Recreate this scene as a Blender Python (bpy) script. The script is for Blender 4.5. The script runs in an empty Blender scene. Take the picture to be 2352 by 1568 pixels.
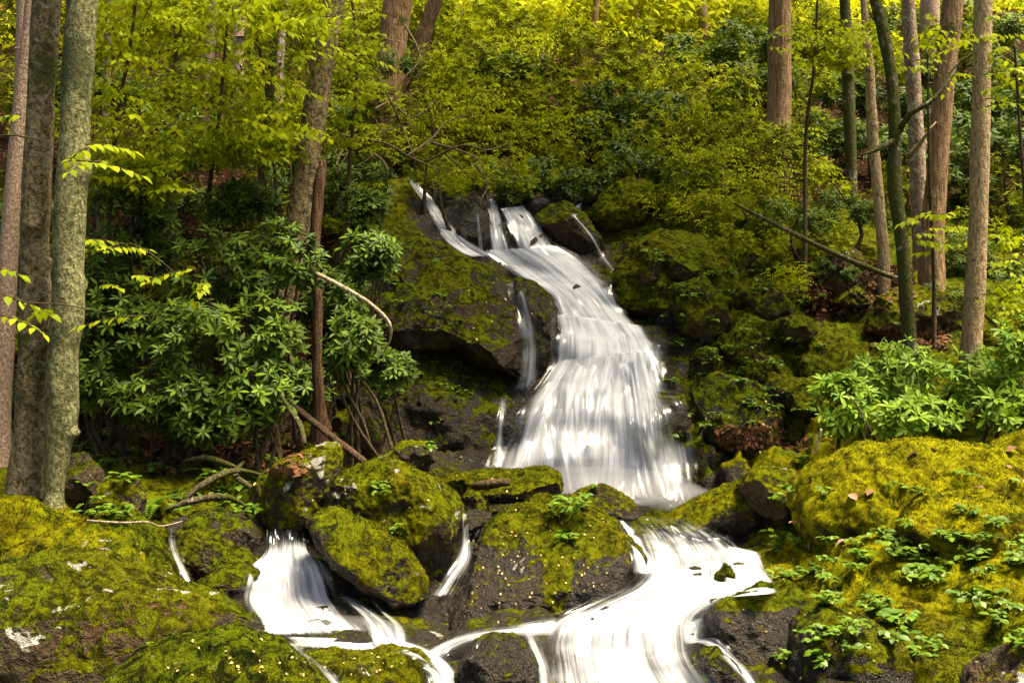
import bpy, bmesh, math, random
import numpy as np
from mathutils import Vector, Matrix, Quaternion
from mathutils.bvhtree import BVHTree

S = bpy.context.scene
COL = S.collection

# ------------------------------------------------------------------ camera, sky, sun, exposure
CZ = 2.0
cam = bpy.data.cameras.new('camera')
cam.lens = 36.0; cam.sensor_width = 36.0; cam.clip_start = 0.05; cam.clip_end = 400
camo = bpy.data.objects.new('camera', cam); COL.objects.link(camo)
camo.location = (0, 0, CZ); camo.rotation_euler = (math.radians(90), 0, 0)
S.camera = camo

SUN_DIR = Vector((0.34, -0.08, 0.92)).normalized()
w = bpy.data.worlds.new('World'); S.world = w; w.use_nodes = True
wt = w.node_tree; wt.nodes.clear()
sky = wt.nodes.new('ShaderNodeTexSky'); sky.sky_type = 'NISHITA'; sky.sun_disc = False
sky.sun_elevation = math.asin(SUN_DIR.z); sky.sun_rotation = math.atan2(SUN_DIR.x, SUN_DIR.y)
sky.air_density = 1.0; sky.dust_density = 6.0; sky.ozone_density = 0.6
bg = wt.nodes.new('ShaderNodeBackground'); bg.inputs['Strength'].default_value = 0.06
wo = wt.nodes.new('ShaderNodeOutputWorld')
wt.links.new(sky.outputs[0], bg.inputs[0]); wt.links.new(bg.outputs[0], wo.inputs[0])
sun = bpy.data.lights.new('sun', 'SUN'); sun.energy = 5.0; sun.angle = math.radians(18); sun.color = (1.0, 0.88, 0.62)
suno = bpy.data.objects.new('sun', sun); COL.objects.link(suno)
suno.rotation_euler = SUN_DIR.to_track_quat('Z', 'Y').to_euler(); suno.location = (6, -6, 20)
S.view_settings.view_transform = 'Standard'; S.view_settings.look = 'None'
S.view_settings.exposure = 1.7; S.view_settings.gamma = 1.0
S.cycles.max_bounces = 5; S.cycles.diffuse_bounces = 1; S.cycles.glossy_bounces = 2
S.cycles.transmission_bounces = 3; S.cycles.transparent_max_bounces = 16
S.cycles.caustics_reflective = False; S.cycles.caustics_refractive = False

PW = 2352.0
def at(px, py, D):
    """point seen at (px,py) of the 2352-wide view, D metres along the view axis"""
    return Vector(((px - 1176) / PW * D, D, CZ - (py - 784) / PW * D))

# ------------------------------------------------------------------ numpy noise
def _hash(ix, iy, iz, seed):
    h = (ix.astype(np.int64) * 374761393 + iy.astype(np.int64) * 668265263 + iz.astype(np.int64) * 2147483647 + seed * 974711) & 0xFFFFFFFF
    h = ((h ^ (h >> 13)) * 1274126177) & 0xFFFFFFFF
    h = ((h ^ (h >> 16)) * 2246822519) & 0xFFFFFFFF
    return ((h ^ (h >> 15)) & 0xFFFF) / 65535.0
def vnoise(p, seed=0):
    i = np.floor(p); f = p - i; f = f * f * f * (f * (f * 6 - 15) + 10)
    x, y, z = i[:, 0], i[:, 1], i[:, 2]; fx, fy, fz = f[:, 0], f[:, 1], f[:, 2]
    def c(a, b, d): return _hash(x + a, y + b, z + d, seed)
    x00 = c(0,0,0)*(1-fx)+c(1,0,0)*fx; x10 = c(0,1,0)*(1-fx)+c(1,1,0)*fx
    x01 = c(0,0,1)*(1-fx)+c(1,0,1)*fx; x11 = c(0,1,1)*(1-fx)+c(1,1,1)*fx
    return ((x00*(1-fy)+x10*fy)*(1-fz) + (x01*(1-fy)+x11*fy)*fz) * 2 - 1
def fbm(p, oct=4, seed=0, gain=.5):
    s = np.zeros(len(p)); a = 1.0; q = np.array(p, float)
    for k in range(oct):
        s += a * vnoise(q, seed + k * 17); q = q * 2.03 + 7.1; a *= gain
    return s
def worley(p, seed=0):
    """F1 distance, F2-F1 and id of nearest cell"""
    i = np.floor(p); n = len(p)
    f1 = np.full(n, 9.0); f2 = np.full(n, 9.0); cid = np.zeros(n)
    for a in (-1, 0, 1):
        for b in (-1, 0, 1):
            for c in (-1, 0, 1):
                x, y, z = i[:,0]+a, i[:,1]+b, i[:,2]+c
                h1, h2, h3 = _hash(x,y,z,seed), _hash(x,y,z,seed+5), _hash(x,y,z,seed+9)
                d = np.sqrt((x+h1-p[:,0])**2 + (y+h2-p[:,1])**2 + (z+h3-p[:,2])**2)
                m = d < f1
                f2 = np.where(m, f1, np.minimum(f2, d)); cid = np.where(m, _hash(x,y,z,seed+21), cid); f1 = np.where(m, d, f1)
    return f1, f2 - f1, cid
def sstep(a, b, x):
    t = np.clip((x - a) / (b - a), 0, 1); return t * t * (3 - 2 * t)

# ------------------------------------------------------------------ object helpers
def put(o, label=None, cat=None, group=None, kind=None):
    if label: o['label'] = label
    if cat: o['category'] = cat
    if group: o['group'] = group
    if kind: o['kind'] = kind
    return o
def link(name, data, parent=None, loc=None):
    o = bpy.data.objects.new(name, data); COL.objects.link(o)
    if parent is not None: o.parent = parent
    if loc is not None: o.location = loc
    return o
def mesh_np(name, V, F, mat, smooth=True, attrs=None, uv=None):
    """V (n,3); F (m,3|4) arrays"""
    V = np.asarray(V, np.float32); F = np.asarray(F, np.int32)
    me = bpy.data.meshes.new(name); k = F.shape[1]
    me.vertices.add(len(V)); me.vertices.foreach_set('co', V.ravel())
    me.loops.add(F.size); me.loops.foreach_set('vertex_index', F.ravel())
    me.polygons.add(len(F)); me.polygons.foreach_set('loop_start', np.arange(0, F.size, k, dtype=np.int32))
    try: me.polygons.foreach_set('loop_total', np.full(len(F), k, dtype=np.int32))
    except Exception: pass
    me.polygons.foreach_set('use_smooth', np.full(len(F), smooth))
    if attrs:
        for a, v in attrs.items():
            at_ = me.attributes.new(a, 'FLOAT', 'POINT'); at_.data.foreach_set('value', np.asarray(v, np.float32))
    if uv is not None:
        l = me.uv_layers.new(name='UVMap'); l.data.foreach_set('uv', np.asarray(uv, np.float32)[F.ravel()].ravel())
    if mat is not None: me.materials.append(mat)
    me.update(calc_edges=True); me.validate()
    return me
def empty(name, loc): return link(name, None, None, loc)

# ------------------------------------------------------------------ material helpers
class NT:
    def __init__(s, name):
        s.m = bpy.data.materials.new(name); s.m.use_nodes = True; s.t = s.m.node_tree; s.t.nodes.clear()
        s.out = s.n('ShaderNodeOutputMaterial')
    def n(s, typ, **kw):
        nd = s.t.nodes.new(typ)
        for k, v in kw.items(): setattr(nd, k, v)
        return nd
    def set(s, sock, v):
        if isinstance(v, bpy.types.NodeSocket): s.t.links.new(v, sock)
        elif isinstance(v, (tuple, list)) and len(v) == 3 and sock.type == 'RGBA': sock.default_value = (*v, 1)
        else: sock.default_value = v
    def math(s, op, a, b=0.0, c=None, clamp=False):
        nd = s.n('ShaderNodeMath', operation=op, use_clamp=clamp); s.set(nd.inputs[0], a); s.set(nd.inputs[1], b)
        if c is not None: s.set(nd.inputs[2], c)
        return nd.outputs[0]
    def mix(s, f, a, b, blend='MIX'):
        nd = s.n('ShaderNodeMix', data_type='RGBA', blend_type=blend, clamp_factor=True)
        s.set(nd.inputs[0], f); s.set(nd.inputs[6], a); s.set(nd.inputs[7], b); return nd.outputs[2]
    def ss(s, x, a, b, lo=0.0, hi=1.0):
        nd = s.n('ShaderNodeMapRange', interpolation_type='SMOOTHSTEP'); s.set(nd.inputs[0], x)
        nd.inputs[1].default_value = a; nd.inputs[2].default_value = b; nd.inputs[3].default_value = lo; nd.inputs[4].default_value = hi
        return nd.outputs[0]
    def noise(s, vec, scale, detail=4, rough=.55, dist=0.0, out=0):
        nd = s.n('ShaderNodeTexNoise'); s.set(nd.inputs['Vector'], vec); nd.inputs['Scale'].default_value = scale
        nd.inputs['Detail'].default_value = detail; nd.inputs['Roughness'].default_value = rough; nd.inputs['Distortion'].default_value = dist
        return nd.outputs[out]
    def voro(s, vec, scale, out='Distance', feature='F1'):
        nd = s.n('ShaderNodeTexVoronoi', feature=feature); s.set(nd.inputs['Vector'], vec); nd.inputs['Scale'].default_value = scale
        return nd.outputs[out]
    def scale(s, vec, sc):
        nd = s.n('ShaderNodeVectorMath', operation='MULTIPLY'); s.set(nd.inputs[0], vec); nd.inputs[1].default_value = sc; return nd.outputs[0]
    def attr(s, name):
        return s.n('ShaderNodeAttribute', attribute_name=name).outputs['Fac']
    def bump(s, h, dist, strength=1.0, normal=None):
        nd = s.n('ShaderNodeBump'); s.set(nd.inputs['Height'], h); nd.inputs['Distance'].default_value = dist; nd.inputs['Strength'].default_value = strength
        if normal is not None: s.set(nd.inputs['Normal'], normal)
        return nd.outputs[0]
    def bsdf(s, color, rough, normal=None, spec=0.5):
        nd = s.n('ShaderNodeBsdfPrincipled'); s.set(nd.inputs['Base Color'], color); s.set(nd.inputs['Roughness'], rough)
        s.set(nd.inputs['Specular IOR Level'], spec)
        if normal is not None: s.set(nd.inputs['Normal'], normal)
        return nd
    def done(s, sh): s.t.links.new(sh, s.out.inputs[0]); return s.m

def make_rock_material():
    """rock, moss, lichen, litter and wetness by mesh attributes"""
    t = NT('mossy_rock'); geo = t.n('ShaderNodeNewGeometry'); P = geo.outputs['Position']
    sep = t.n('ShaderNodeSeparateXYZ'); t.t.links.new(geo.outputs['Normal'], sep.inputs[0]); nz = sep.outputs[2]
    moss, wet, warm, lich, lit = (t.attr(a) for a in ('moss', 'wet', 'warm', 'lichen', 'litter'))
    n1 = t.noise(P, 1.7, 3, .6); n2 = t.noise(P, 6.5, 4, .65, .4); n3 = t.noise(P, 26, 3, .65); n4 = t.noise(P, 120, 2, .6); n5 = t.noise(P, 11, 4, .7, 1.0)
    # bare rock
    rc = t.mix(t.ss(n2, .34, .66), (0.014, 0.009, 0.004), (0.090, 0.054, 0.023))
    rc = t.mix(t.ss(n3, .42, .70), rc, (0.075, 0.052, 0.028))
    rc = t.mix(t.ss(n1, .5, .66, 0, .55), rc, (0.14, 0.070, 0.024))
    rc = t.mix(t.math('MULTIPLY', wet, .9), rc, t.mix(t.ss(n3, .38, .7), (0.004, 0.0028, 0.0015), (0.020, 0.013, 0.0065)))
    # moss cover
    f = t.math('ADD', t.math('SUBTRACT', t.math('MULTIPLY', nz, .85), .24), t.math('MULTIPLY', t.math('SUBTRACT', n2, .5), 1.9))
    f = t.math('ADD', f, t.math('MULTIPLY', t.math('SUBTRACT', n1, .5), 1.1))
    f = t.math('ADD', f, t.math('MULTIPLY', t.math('SUBTRACT', n3, .5), 1.1))
    f = t.math('ADD', f, t.math('MULTIPLY', t.math('SUBTRACT', moss, .5), 2.0))
    mf = t.ss(f, -.02, .26)
    mc = t.mix(t.ss(n5, .38, .62), (0.011, 0.020, 0.001), (0.185, 0.235, 0.003))
    mc = t.mix(t.math('MULTIPLY', t.ss(n1, .42, .62, 0, .9), t.math('ADD', .25, t.math('MULTIPLY', warm, .9), clamp=True)), mc, t.mix(t.ss(n5, .38, .62), (0.055, 0.038, 0.002), (0.260, 0.190, 0.004)))
    mc = t.mix(t.math('MULTIPLY', warm, t.ss(n2, .34, .60)), mc, t.mix(t.ss(n5, .28, .55), (0.23, 0.225, 0.003), (0.60, 0.55, 0.005)))
    mc = t.mix(t.ss(n4, .42, .66, 0, .45), mc, t.mix(.7, mc, (0.010, 0.010, 0.001)))
    col = t.mix(mf, rc, mc)
    # pale lichen
    lv = t.noise(P, 4.3, 3, .68, .5)
    lf = t.math('MULTIPLY', t.ss(t.math('ADD', lv, t.math('MULTIPLY', lich, .13)), .715, .745), t.ss(nz, -.1, .4))
    lf = t.math('MULTIPLY', lf, t.ss(lich, .02, .25))
    col = t.mix(lf, col, t.mix(n3, (0.50, 0.45, 0.38), (0.74, 0.70, 0.62)))
    lf2 = t.math('MULTIPLY', t.ss(t.noise(P, 19, 3, .6), .66, .72), t.math('MULTIPLY', lich, .8))
    col = t.mix(lf2, col, (0.36, 0.36, 0.24))
    # leaf litter
    vc = t.n('ShaderNodeTexVoronoi', feature='F1'); t.set(vc.inputs['Vector'], t.scale(P, (1, 1, 1.6))); vc.inputs['Scale'].default_value = 24
    sv = t.n('ShaderNodeSeparateColor'); t.t.links.new(vc.outputs['Color'], sv.inputs[0])
    lc = t.mix(sv.outputs[0], (0.010, 0.004, 0.002), (0.075, 0.030, 0.012))
    lc = t.mix(t.ss(sv.outputs[1], .9, .93), lc, (0.24, 0.14, 0.07))
    lm = t.ss(t.math('ADD', lit, t.math('MULTIPLY', t.math('SUBTRACT', n2, .5), 1.4)), .42, .58)
    col = t.mix(lm, col, lc)
    h = t.math('ADD', t.math('ADD', t.math('MULTIPLY', n3, .7), t.math('MULTIPLY', n5, .6)), t.math('MULTIPLY', n4, .28))
    b = t.bump(h, .05, 1.0)
    b2 = t.bump(t.math('MULTIPLY', t.noise(P, 240, 1, .6), mf), .014, .9, b)
    rough = t.math('SUBTRACT', t.math('ADD', .82, t.math('MULTIPLY', mf, .13)), t.math('MULTIPLY', t.math('MULTIPLY', wet, t.math('SUBTRACT', 1, mf)), .42), clamp=True)
    sp = t.math('SUBTRACT', .24, t.math('MULTIPLY', mf, .18))
    sp = t.math('ADD', sp, t.math('MULTIPLY', t.math('MULTIPLY', wet, t.math('SUBTRACT', 1, mf)), .08))
    return t.done(t.bsdf(col, rough, b2, sp).outputs[0])

def make_bark(name, dark, light, moss=0.0, stretch=.16, sc=34, mosscol=(0.10, 0.115, 0.006), patch=None):
    t = NT(name); tc = t.n('ShaderNodeTexCoord'); P = tc.outputs['Object']
    q = t.scale(P, (1, 1, stretch))
    n1 = t.noise(q, sc, 5, .65, .3); n2 = t.noise(P, 2.6, 5, .6); n3 = t.noise(P, 40, 3, .6)
    c = t.mix(t.ss(n1, .34, .66), dark, light)
    c = t.mix(t.ss(n3, .45, .75, 0, .5), c, t.mix(.5, dark, light))
    if patch: c = t.mix(t.math('MULTIPLY', t.ss(t.noise(P, 9, 4, .65, .6), .54, .60), .85), c, patch)
    if moss > 0:
        mf = t.ss(t.math('ADD', n2, t.math('MULTIPLY', t.math('SUBTRACT', t.noise(P, 14, 4, .6), .5), .5)), .62 - .3 * moss, .72 - .25 * moss)
        c = t.mix(mf, c, t.mix(n3, mosscol, tuple(x * .45 for x in mosscol)))
    b = t.bump(t.math('ADD', n1, t.math('MULTIPLY', n3, .3)), .06, 1.0)
    return t.done(t.bsdf(c, .88, b, .25).outputs[0])

def make_leaf(name, c1, c2, trans=.35, rough=.42, single=False, spec=.5, tcol=None):
    t = NT(name); oi = t.n('ShaderNodeObjectInfo')
    if single: f = oi.outputs['Random']
    else: f = t.math('ADD', t.math('MULTIPLY', t.attr('tint'), .72), t.math('MULTIPLY', oi.outputs['Random'], .28))
    c = t.mix(f, c1, c2)
    g = t.n('ShaderNodeNewGeometry')
    c = t.mix(t.noise(g.outputs['Position'], 1.1, 2), c, t.mix(.55, c, (c1[0]*.6, c1[1]*.6, c1[2]*.6)))
    p = t.bsdf(c, rough, None, spec)
    tr = t.n('ShaderNodeBsdfTranslucent')
    tcl = tcol or (1.5, 1.35, .5)
    t.set(tr.inputs[0], t.mix(1.0, c, tuple(min(1, x) for x in tcl), 'MULTIPLY') if False else c)
    mx = t.n('ShaderNodeMixShader'); mx.inputs[0].default_value = trans
    t.t.links.new(p.outputs[0], mx.inputs[1]); t.t.links.new(tr.outputs[0], mx.inputs[2])
    return t.done(mx.outputs[0])

def make_water(name, dark=False):
    """silky white water: white strands over clear film; density is stored on the mesh, UV runs across / along the flow in metres"""
    t = NT(name); uv = t.n('ShaderNodeUVMap').outputs[0]
    d = t.attr('whiteness')
    s1 = t.noise(t.scale(uv, (30, .55, 1)), 1.0, 3, .6)
    s2 = t.noise(t.scale(uv, (8, .5, 1)), 1.0, 2, .55)
    s3 = t.noise(t.scale(uv, (85, .9, 1)), 1.0, 2, .6)
    s4 = t.noise(t.scale(uv, (3.0, 2.6, 1)), 1.0, 2, .6)
    s = t.math('ADD', t.math('ADD', t.math('MULTIPLY', s1, .36), t.math('MULTIPLY', s2, .38)), t.math('ADD', t.math('MULTIPLY', s3, .12), t.math('MULTIPLY', s4, .14)))
    a = t.math('ADD', t.math('MULTIPLY', t.math('SUBTRACT', s, .5), 6.0), t.math('SUBTRACT', t.math('MULTIPLY', d, 4.5), 2.05))
    a = t.math('MULTIPLY', t.ss(a, -.6, 1.7), t.ss(d, 0.0, .35), clamp=True)
    a = t.math('MULTIPLY', a, .98)
    col = t.mix(t.ss(t.math('ADD', s, t.math('MULTIPLY', t.math('SUBTRACT', s4, .5), .35)), .37, .57), (0.50, 0.51, 0.575), (0.75, 0.76, 0.80))  # lavender-grey shading of the strands is put into the colour
    df = t.n('ShaderNodeBsdfDiffuse'); t.set(df.inputs[0], col)
    tl = t.n('ShaderNodeBsdfTranslucent'); t.set(tl.inputs[0], col)
    m1 = t.n('ShaderNodeMixShader'); m1.inputs[0].default_value = .5
    t.t.links.new(df.outputs[0], m1.inputs[1]); t.t.links.new(tl.outputs[0], m1.inputs[2])
    tp = t.n('ShaderNodeBsdfTransparent')
    gl = t.n('ShaderNodeBsdfGlossy'); gl.inputs['Roughness'].default_value = .25; gl.inputs[0].default_value = (1, 1, 1, 1)
    m0 = t.n('ShaderNodeMixShader'); t.set(m0.inputs[0], t.math('MULTIPLY', t.ss(d, .08, .4), .07))
    t.t.links.new(tp.outputs[0], m0.inputs[1]); t.t.links.new(gl.outputs[0], m0.inputs[2])
    m2 = t.n('ShaderNodeMixShader'); t.set(m2.inputs[0], a)
    t.t.links.new(m0.outputs[0], m2.inputs[1]); t.t.links.new(m1.outputs[0], m2.inputs[2])
    return t.done(m2.outputs[0])

M = {}
M['rock'] = make_rock_material()
M['water'] = make_water('white_water')
M['rhodo'] = make_leaf('rhododendron_leaf', (0.017, 0.054, 0.003), (0.210, 0.330, 0.014), .30, .55, single=True, spec=.22)
M['rhodo_mass'] = make_leaf('rhododendron_foliage', (0.012, 0.036, 0.002), (0.190, 0.270, 0.008), .30, .6, spec=.2)
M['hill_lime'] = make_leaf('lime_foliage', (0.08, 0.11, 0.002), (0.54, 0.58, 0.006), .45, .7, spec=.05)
M['hill_mass'] = make_leaf('hillside_foliage', (0.020, 0.034, 0.001), (0.470, 0.520, 0.005), .40, .7, spec=.06)
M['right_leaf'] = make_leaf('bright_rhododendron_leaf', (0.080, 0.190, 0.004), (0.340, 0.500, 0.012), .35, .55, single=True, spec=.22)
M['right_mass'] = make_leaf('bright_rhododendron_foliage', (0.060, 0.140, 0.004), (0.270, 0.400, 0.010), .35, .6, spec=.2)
M['beech'] = make_leaf('beech_leaf', (0.190, 0.260, 0.002), (0.480, 0.530, 0.006), .45, .6, single=True, spec=.12)
M['beech_mass'] = make_leaf('beech_foliage', (0.10, 0.140, 0.002), (0.460, 0.500, 0.005), .45, .7, spec=.06)
M['far_mass'] = make_leaf('sunny_foliage', (0.380, 0.420, 0.006), (0.760, 0.740, 0.015), .5, .7, spec=.05)  # sunlit brightness of the far crowns is put into the leaf colour
M['canopy'] = make_leaf('canopy_foliage', (0.07, 0.11, 0.006), (0.16, 0.22, 0.010), .45, .5, spec=.2)
M['herb'] = make_leaf('herb_leaf', (0.070, 0.150, 0.006), (0.200, 0.320, 0.012), .38, .45, single=True, spec=.35)
M['fern'] = make_leaf('fern_frond', (0.070, 0.140, 0.006), (0.160, 0.260, 0.012), .38, .5, single=True, spec=.3)
M['petal'] = make_leaf('fallen_petal', (0.42, 0.25, 0.06), (0.80, 0.62, 0.22), .2, .6)
M['deadleaf'] = make_leaf('dead_leaf', (0.16, 0.07, 0.035), (0.46, 0.27, 0.18), .12, .75, single=True, spec=.2)
M['deadmass'] = make_leaf('dead_leaf_litter', (0.045, 0.018, 0.007), (0.30, 0.13, 0.05), .1, .8, spec=.2)
M['twig'] = make_bark('twig_bark', (0.10, 0.065, 0.03), (0.30, 0.21, 0.12), 0, .3, 50)
M['stem'] = make_bark('stem_bark', (0.05, 0.035, 0.015), (0.17, 0.115, 0.06), .2, .3, 50)
M['palebranch'] = make_bark('pale_branch_bark', (0.28, 0.20, 0.11), (0.72, 0.58, 0.40), .1, .3, 40)
M['bark_pink'] = make_bark('pale_pink_bark', (0.36, 0.22, 0.14), (0.74, 0.53, 0.39), 0, .5, 60)
M['bark_dark'] = make_bark('dark_mottled_bark', (0.06, 0.043, 0.02), (0.36, 0.27, 0.135), .35, .7, 34, (0.10, 0.10, 0.02), (0.30, 0.265, 0.165))
M['bark_green'] = make_bark('grey_green_bark', (0.09, 0.085, 0.03), (0.38, 0.36, 0.16), .45, .5, 40, (0.135, 0.145, 0.05))
M['bark_birch'] = make_bark('flaky_birch_bark', (0.045, 0.033, 0.014), (0.48, 0.34, 0.17), .18, .6, 26, (0.12, 0.12, 0.02), (0.42, 0.31, 0.17))
M['bark_red'] = make_bark('red_brown_bark', (0.06, 0.030, 0.014), (0.27, 0.145, 0.075), .05, .12, 36)
M['bark_brown'] = make_bark('brown_bark', (0.15, 0.08, 0.035), (0.46, 0.28, 0.145), .08, .14, 34)
M['bark_tan'] = make_bark('tan_smooth_bark', (0.27, 0.175, 0.085), (0.66, 0.48, 0.27), .08, .3, 44)
M['bark_moss'] = make_bark('mossy_thin_bark', (0.035, 0.028, 0.012), (0.15, 0.12, 0.055), .75, .4, 36, (0.09, 0.095, 0.008), (0.32, 0.30, 0.20))
M['bark_white'] = make_bark('white_spotted_bark', (0.18, 0.115, 0.075), (0.52, 0.37, 0.25), .1, .5, 40, (0.1, 0.1, 0.01), (0.66, 0.56, 0.46))
M['log'] = make_bark('weathered_log', (0.03, 0.016, 0.009), (0.16, 0.09, 0.05), .15, .1, 40)

def moss_fur(parent, V, F, mv, warm, wv, D, seed, dens=1.0, mask=None):
    """short moss blades standing on the upward and stream-facing faces"""
    rn = np.random.RandomState(seed)
    a, b, c = V[F[:, 0]], V[F[:, 1]], V[F[:, 2]]; fn = np.cross(b - a, c - a); ar = np.linalg.norm(fn, axis=1) / 2; fn /= (2 * ar[:, None] + 1e-12)
    wgt = ar * (fn[:, 2] > .12) * (fn[:, 1] < .55) * np.clip(mv[F].mean(1) * 1.6 - .25, 0, 1)
    if mask is not None: wgt = wgt * mask[F].mean(1)
    tot = wgt.sum(); n = int(min(42000, tot * dens * (7000 if D < 6.6 else 4800)))
    if n < 50: return
    f = rn.choice(len(F), n, p=wgt / tot); r1, r2 = rn.rand(n), rn.rand(n); sw = r1 + r2 > 1; r1[sw] = 1 - r1[sw]; r2[sw] = 1 - r2[sw]
    p = a[f] + (b - a)[f] * r1[:, None] + (c - a)[f] * r2[:, None]; nn = fn[f]
    rv = rn.normal(size=(n, 3)); t_ = np.cross(nn, rv); t_ /= np.linalg.norm(t_, axis=1, keepdims=True) + 1e-9
    h = (.007 if D < 6.6 else .010) * rn.uniform(.5, 1.5, n)[:, None]; w_ = (.003 if D < 6.6 else .004)
    tip = p + nn * h + rn.normal(size=(n, 3)) * .45 * h + np.array([0, 0, .15]) * h
    Vb = np.stack([p - nn * .004 - t_ * w_, p - nn * .004 + t_ * w_, tip], 1).reshape(-1, 3); Fb = np.arange(3 * n).reshape(-1, 3)
    g = lambda A: np.repeat(A[F[f, 0]], 3)
    me = mesh_np('moss_blades', Vb, Fb, M['rock'], True, dict(moss=np.clip(g(mv) + .06, 0, 1), warm=g(warm), wet=g(wv), lichen=np.zeros(3 * n), litter=np.zeros(3 * n)))
    cn = np.repeat(nn, 3, 0) + rn.normal(size=(3 * n, 3)) * .22; cn /= np.linalg.norm(cn, axis=1, keepdims=True)
    me.normals_split_custom_set_from_vertices(cn.tolist())
    o = bpy.data.objects.new('moss', me); COL.objects.link(o); o.parent = parent; o['kind'] = 'stuff'

# ------------------------------------------------------------------ terrain
CP = [  # (px, py, D) of the bare ground
 # foreground stream bed
 (300,1640,4.6),(700,1640,5.2),(1000,1640,5.2),(1300,1640,5.2),(1600,1640,5.3),(2000,1640,5.2),(2300,1640,5.0),
 (100,1720,5.6),(450,1650,5.7),(760,1545,5.9),(980,1560,5.8),(1200,1555,5.8),(1450,1530,5.8),(1700,1560,5.8),
 (700,1500,6.3),(900,1490,6.4),(1100,1480,6.5),(1280,1470,6.4),(1500,1440,6.5),(1680,1460,6.4),
 (300,1570,6.6),(600,1440,6.9),(700,1440,6.9),(850,1440,6.9),(1000,1440,7.0),(1150,1420,7.1),(1350,1390,7.1),(1500,1370,7.2),(1650,1360,7.3),(1760,1365,7.2),
 (560,1330,7.5),(680,1300,7.5),(760,1310,7.5),(660,1225,7.75),(1100,1300,7.9),(1250,1290,8.0),(1000,1350,7.6),
 (1460,1290,8.1),(1600,1280,8.2),(1740,1300,8.1),(1550,1240,8.8),(1690,1255,8.7),(1480,1195,9.5),(1640,1208,9.5),
 # pool under the main fall
 (1500,1178,10.2),(1380,1160,10.3),(1200,1150,10.0),(1080,1160,9.6),(1620,1175,10.3),
 # main fall
 (1120,1088,10.75),(1250,1130,10.75),(1400,1160,10.75),(1580,1150,10.8),
 (1160,1000,11.05),(1350,1010,11.0),(1560,1000,11.1),
 (1210,890,11.5),(1350,870,11.45),(1520,860,11.55),(1270,845,11.75),(1400,830,11.8),(1500,800,11.9),
 (1270,760,12.0),(1400,755,12.1),(1290,735,12.35),(1400,725,12.4),(1270,670,12.75),(1380,670,12.8),(1420,700,12.6),
 (1200,625,13.1),(1320,615,13.2),(1150,590,13.3),(1270,570,13.45),
 (1180,500,13.7),(1100,520,13.6),(1060,560,13.3),(1000,490,13.8),(945,418,14.3),(1140,455,14.0),(1240,470,14.0),(1330,480,14.3),(1390,560,13.7),(1410,630,13.2),
 # left face
 (800,1050,10.6),(900,1060,10.7),(1020,1075,10.7),(800,950,11.2),(900,920,11.4),(1050,920,11.45),(1130,930,11.4),
 (850,820,11.9),(1000,830,11.9),(1150,830,11.8),(850,680,12.3),(1000,680,12.4),(1150,690,12.4),(870,540,13.0),(980,570,13.0),(780,470,13.6),(860,440,14.0),
 # left bank
 (60,1140,8.0),(150,1125,8.2),(300,1120,8.8),(450,1110,9.1),(580,1100,9.3),(450,1180,8.4),(300,1280,7.6),(560,1190,8.3),(60,1330,7.0),
 (100,1020,9.4),(300,1020,9.8),(500,1030,9.9),(650,1010,10.2),(720,975,10.6),(300,930,10.8),(550,920,11.2),(100,900,10.9),
 (650,820,11.8),(400,800,11.9),(150,780,12.0),(650,640,12.9),(400,600,13.4),(150,560,13.8),(600,440,14.6),(350,400,15.6),(100,380,16),
 (400,230,20),(100,200,21),(700,260,18.5),(400,60,28),(100,40,29),(-500,700,12),(-900,900,10),(-700,1150,7.5),(-500,1400,5.5),(-1200,300,20),
 # right wall
 (1650,1110,10.9),(1780,1060,10.9),(1680,980,11.2),(1800,930,11.3),(1650,860,11.6),(1580,780,12.1),(1480,700,12.6),(1480,600,13.0),(1560,560,13.2),
 (1700,760,12.0),(1850,800,11.8),(1700,640,12.8),(1850,660,12.6),(1950,760,12.0),(2050,800,11.6),(2000,680,12.6),(2150,720,12.2),(2300,700,12.3),
 (1700,520,13.8),(1900,520,14.2),(2100,520,14.6),(2300,480,15),(1450,440,14.8),(1600,430,15),(1800,400,15.6),(2000,380,16.5),(2250,360,17),
 (1900,940,10.8),(2050,900,10.7),(2250,880,10.8),(2000,1010,9.8),(2250,1000,9.6),(2450,900,10.5),(2700,800,11),(2700,1000,8.5),
 # right bank
 (1760,1190,9.0),(1850,1130,9.2),(2000,1080,8.9),(2200,1060,8.7),(2400,1060,8.4),(1800,1280,8.0),(1950,1165,7.75),(2150,1170,7.4),(2350,1190,7.0),
 (1850,1380,7.1),(2000,1300,6.95),(2200,1310,6.6),(2380,1350,6.2),(1900,1480,6.2),(2080,1470,6.1),(2250,1500,5.9),(1850,1570,5.6),(2100,1580,5.5),(2320,1600,5.3),
 # hillside behind
 (1000,380,15.5),(1200,400,15.4),(1350,410,15.6),(1000,260,18),(1300,270,18.2),(1600,270,18.5),(1900,260,19),(2200,240,20),
 (900,120,22),(1200,130,23),(1500,130,23),(1800,120,24),(2200,110,25),(800,20,30),(1200,30,32),(1600,30,32),(2100,20,33),
 (300,-60,44),(1200,-60,46),(2000,-60,46),(-800,-40,44),(3000,-40,44),(3200,300,20),(0,-150,72),(1200,-150,74),(2400,-150,74),
]
cp3 = np.array([at(*c) for c in CP])
cp3 = np.vstack([cp3, [[-6,0,.2],[0,0,.1],[6,0,.3],[-14,-8,2],[0,-12,-.5],[14,-8,2],[-20,5,5],[20,5,5],[-3,3,.15],[3,3,.1],[0,3,.0],[-35,30,14],[35,30,14]]])
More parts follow.
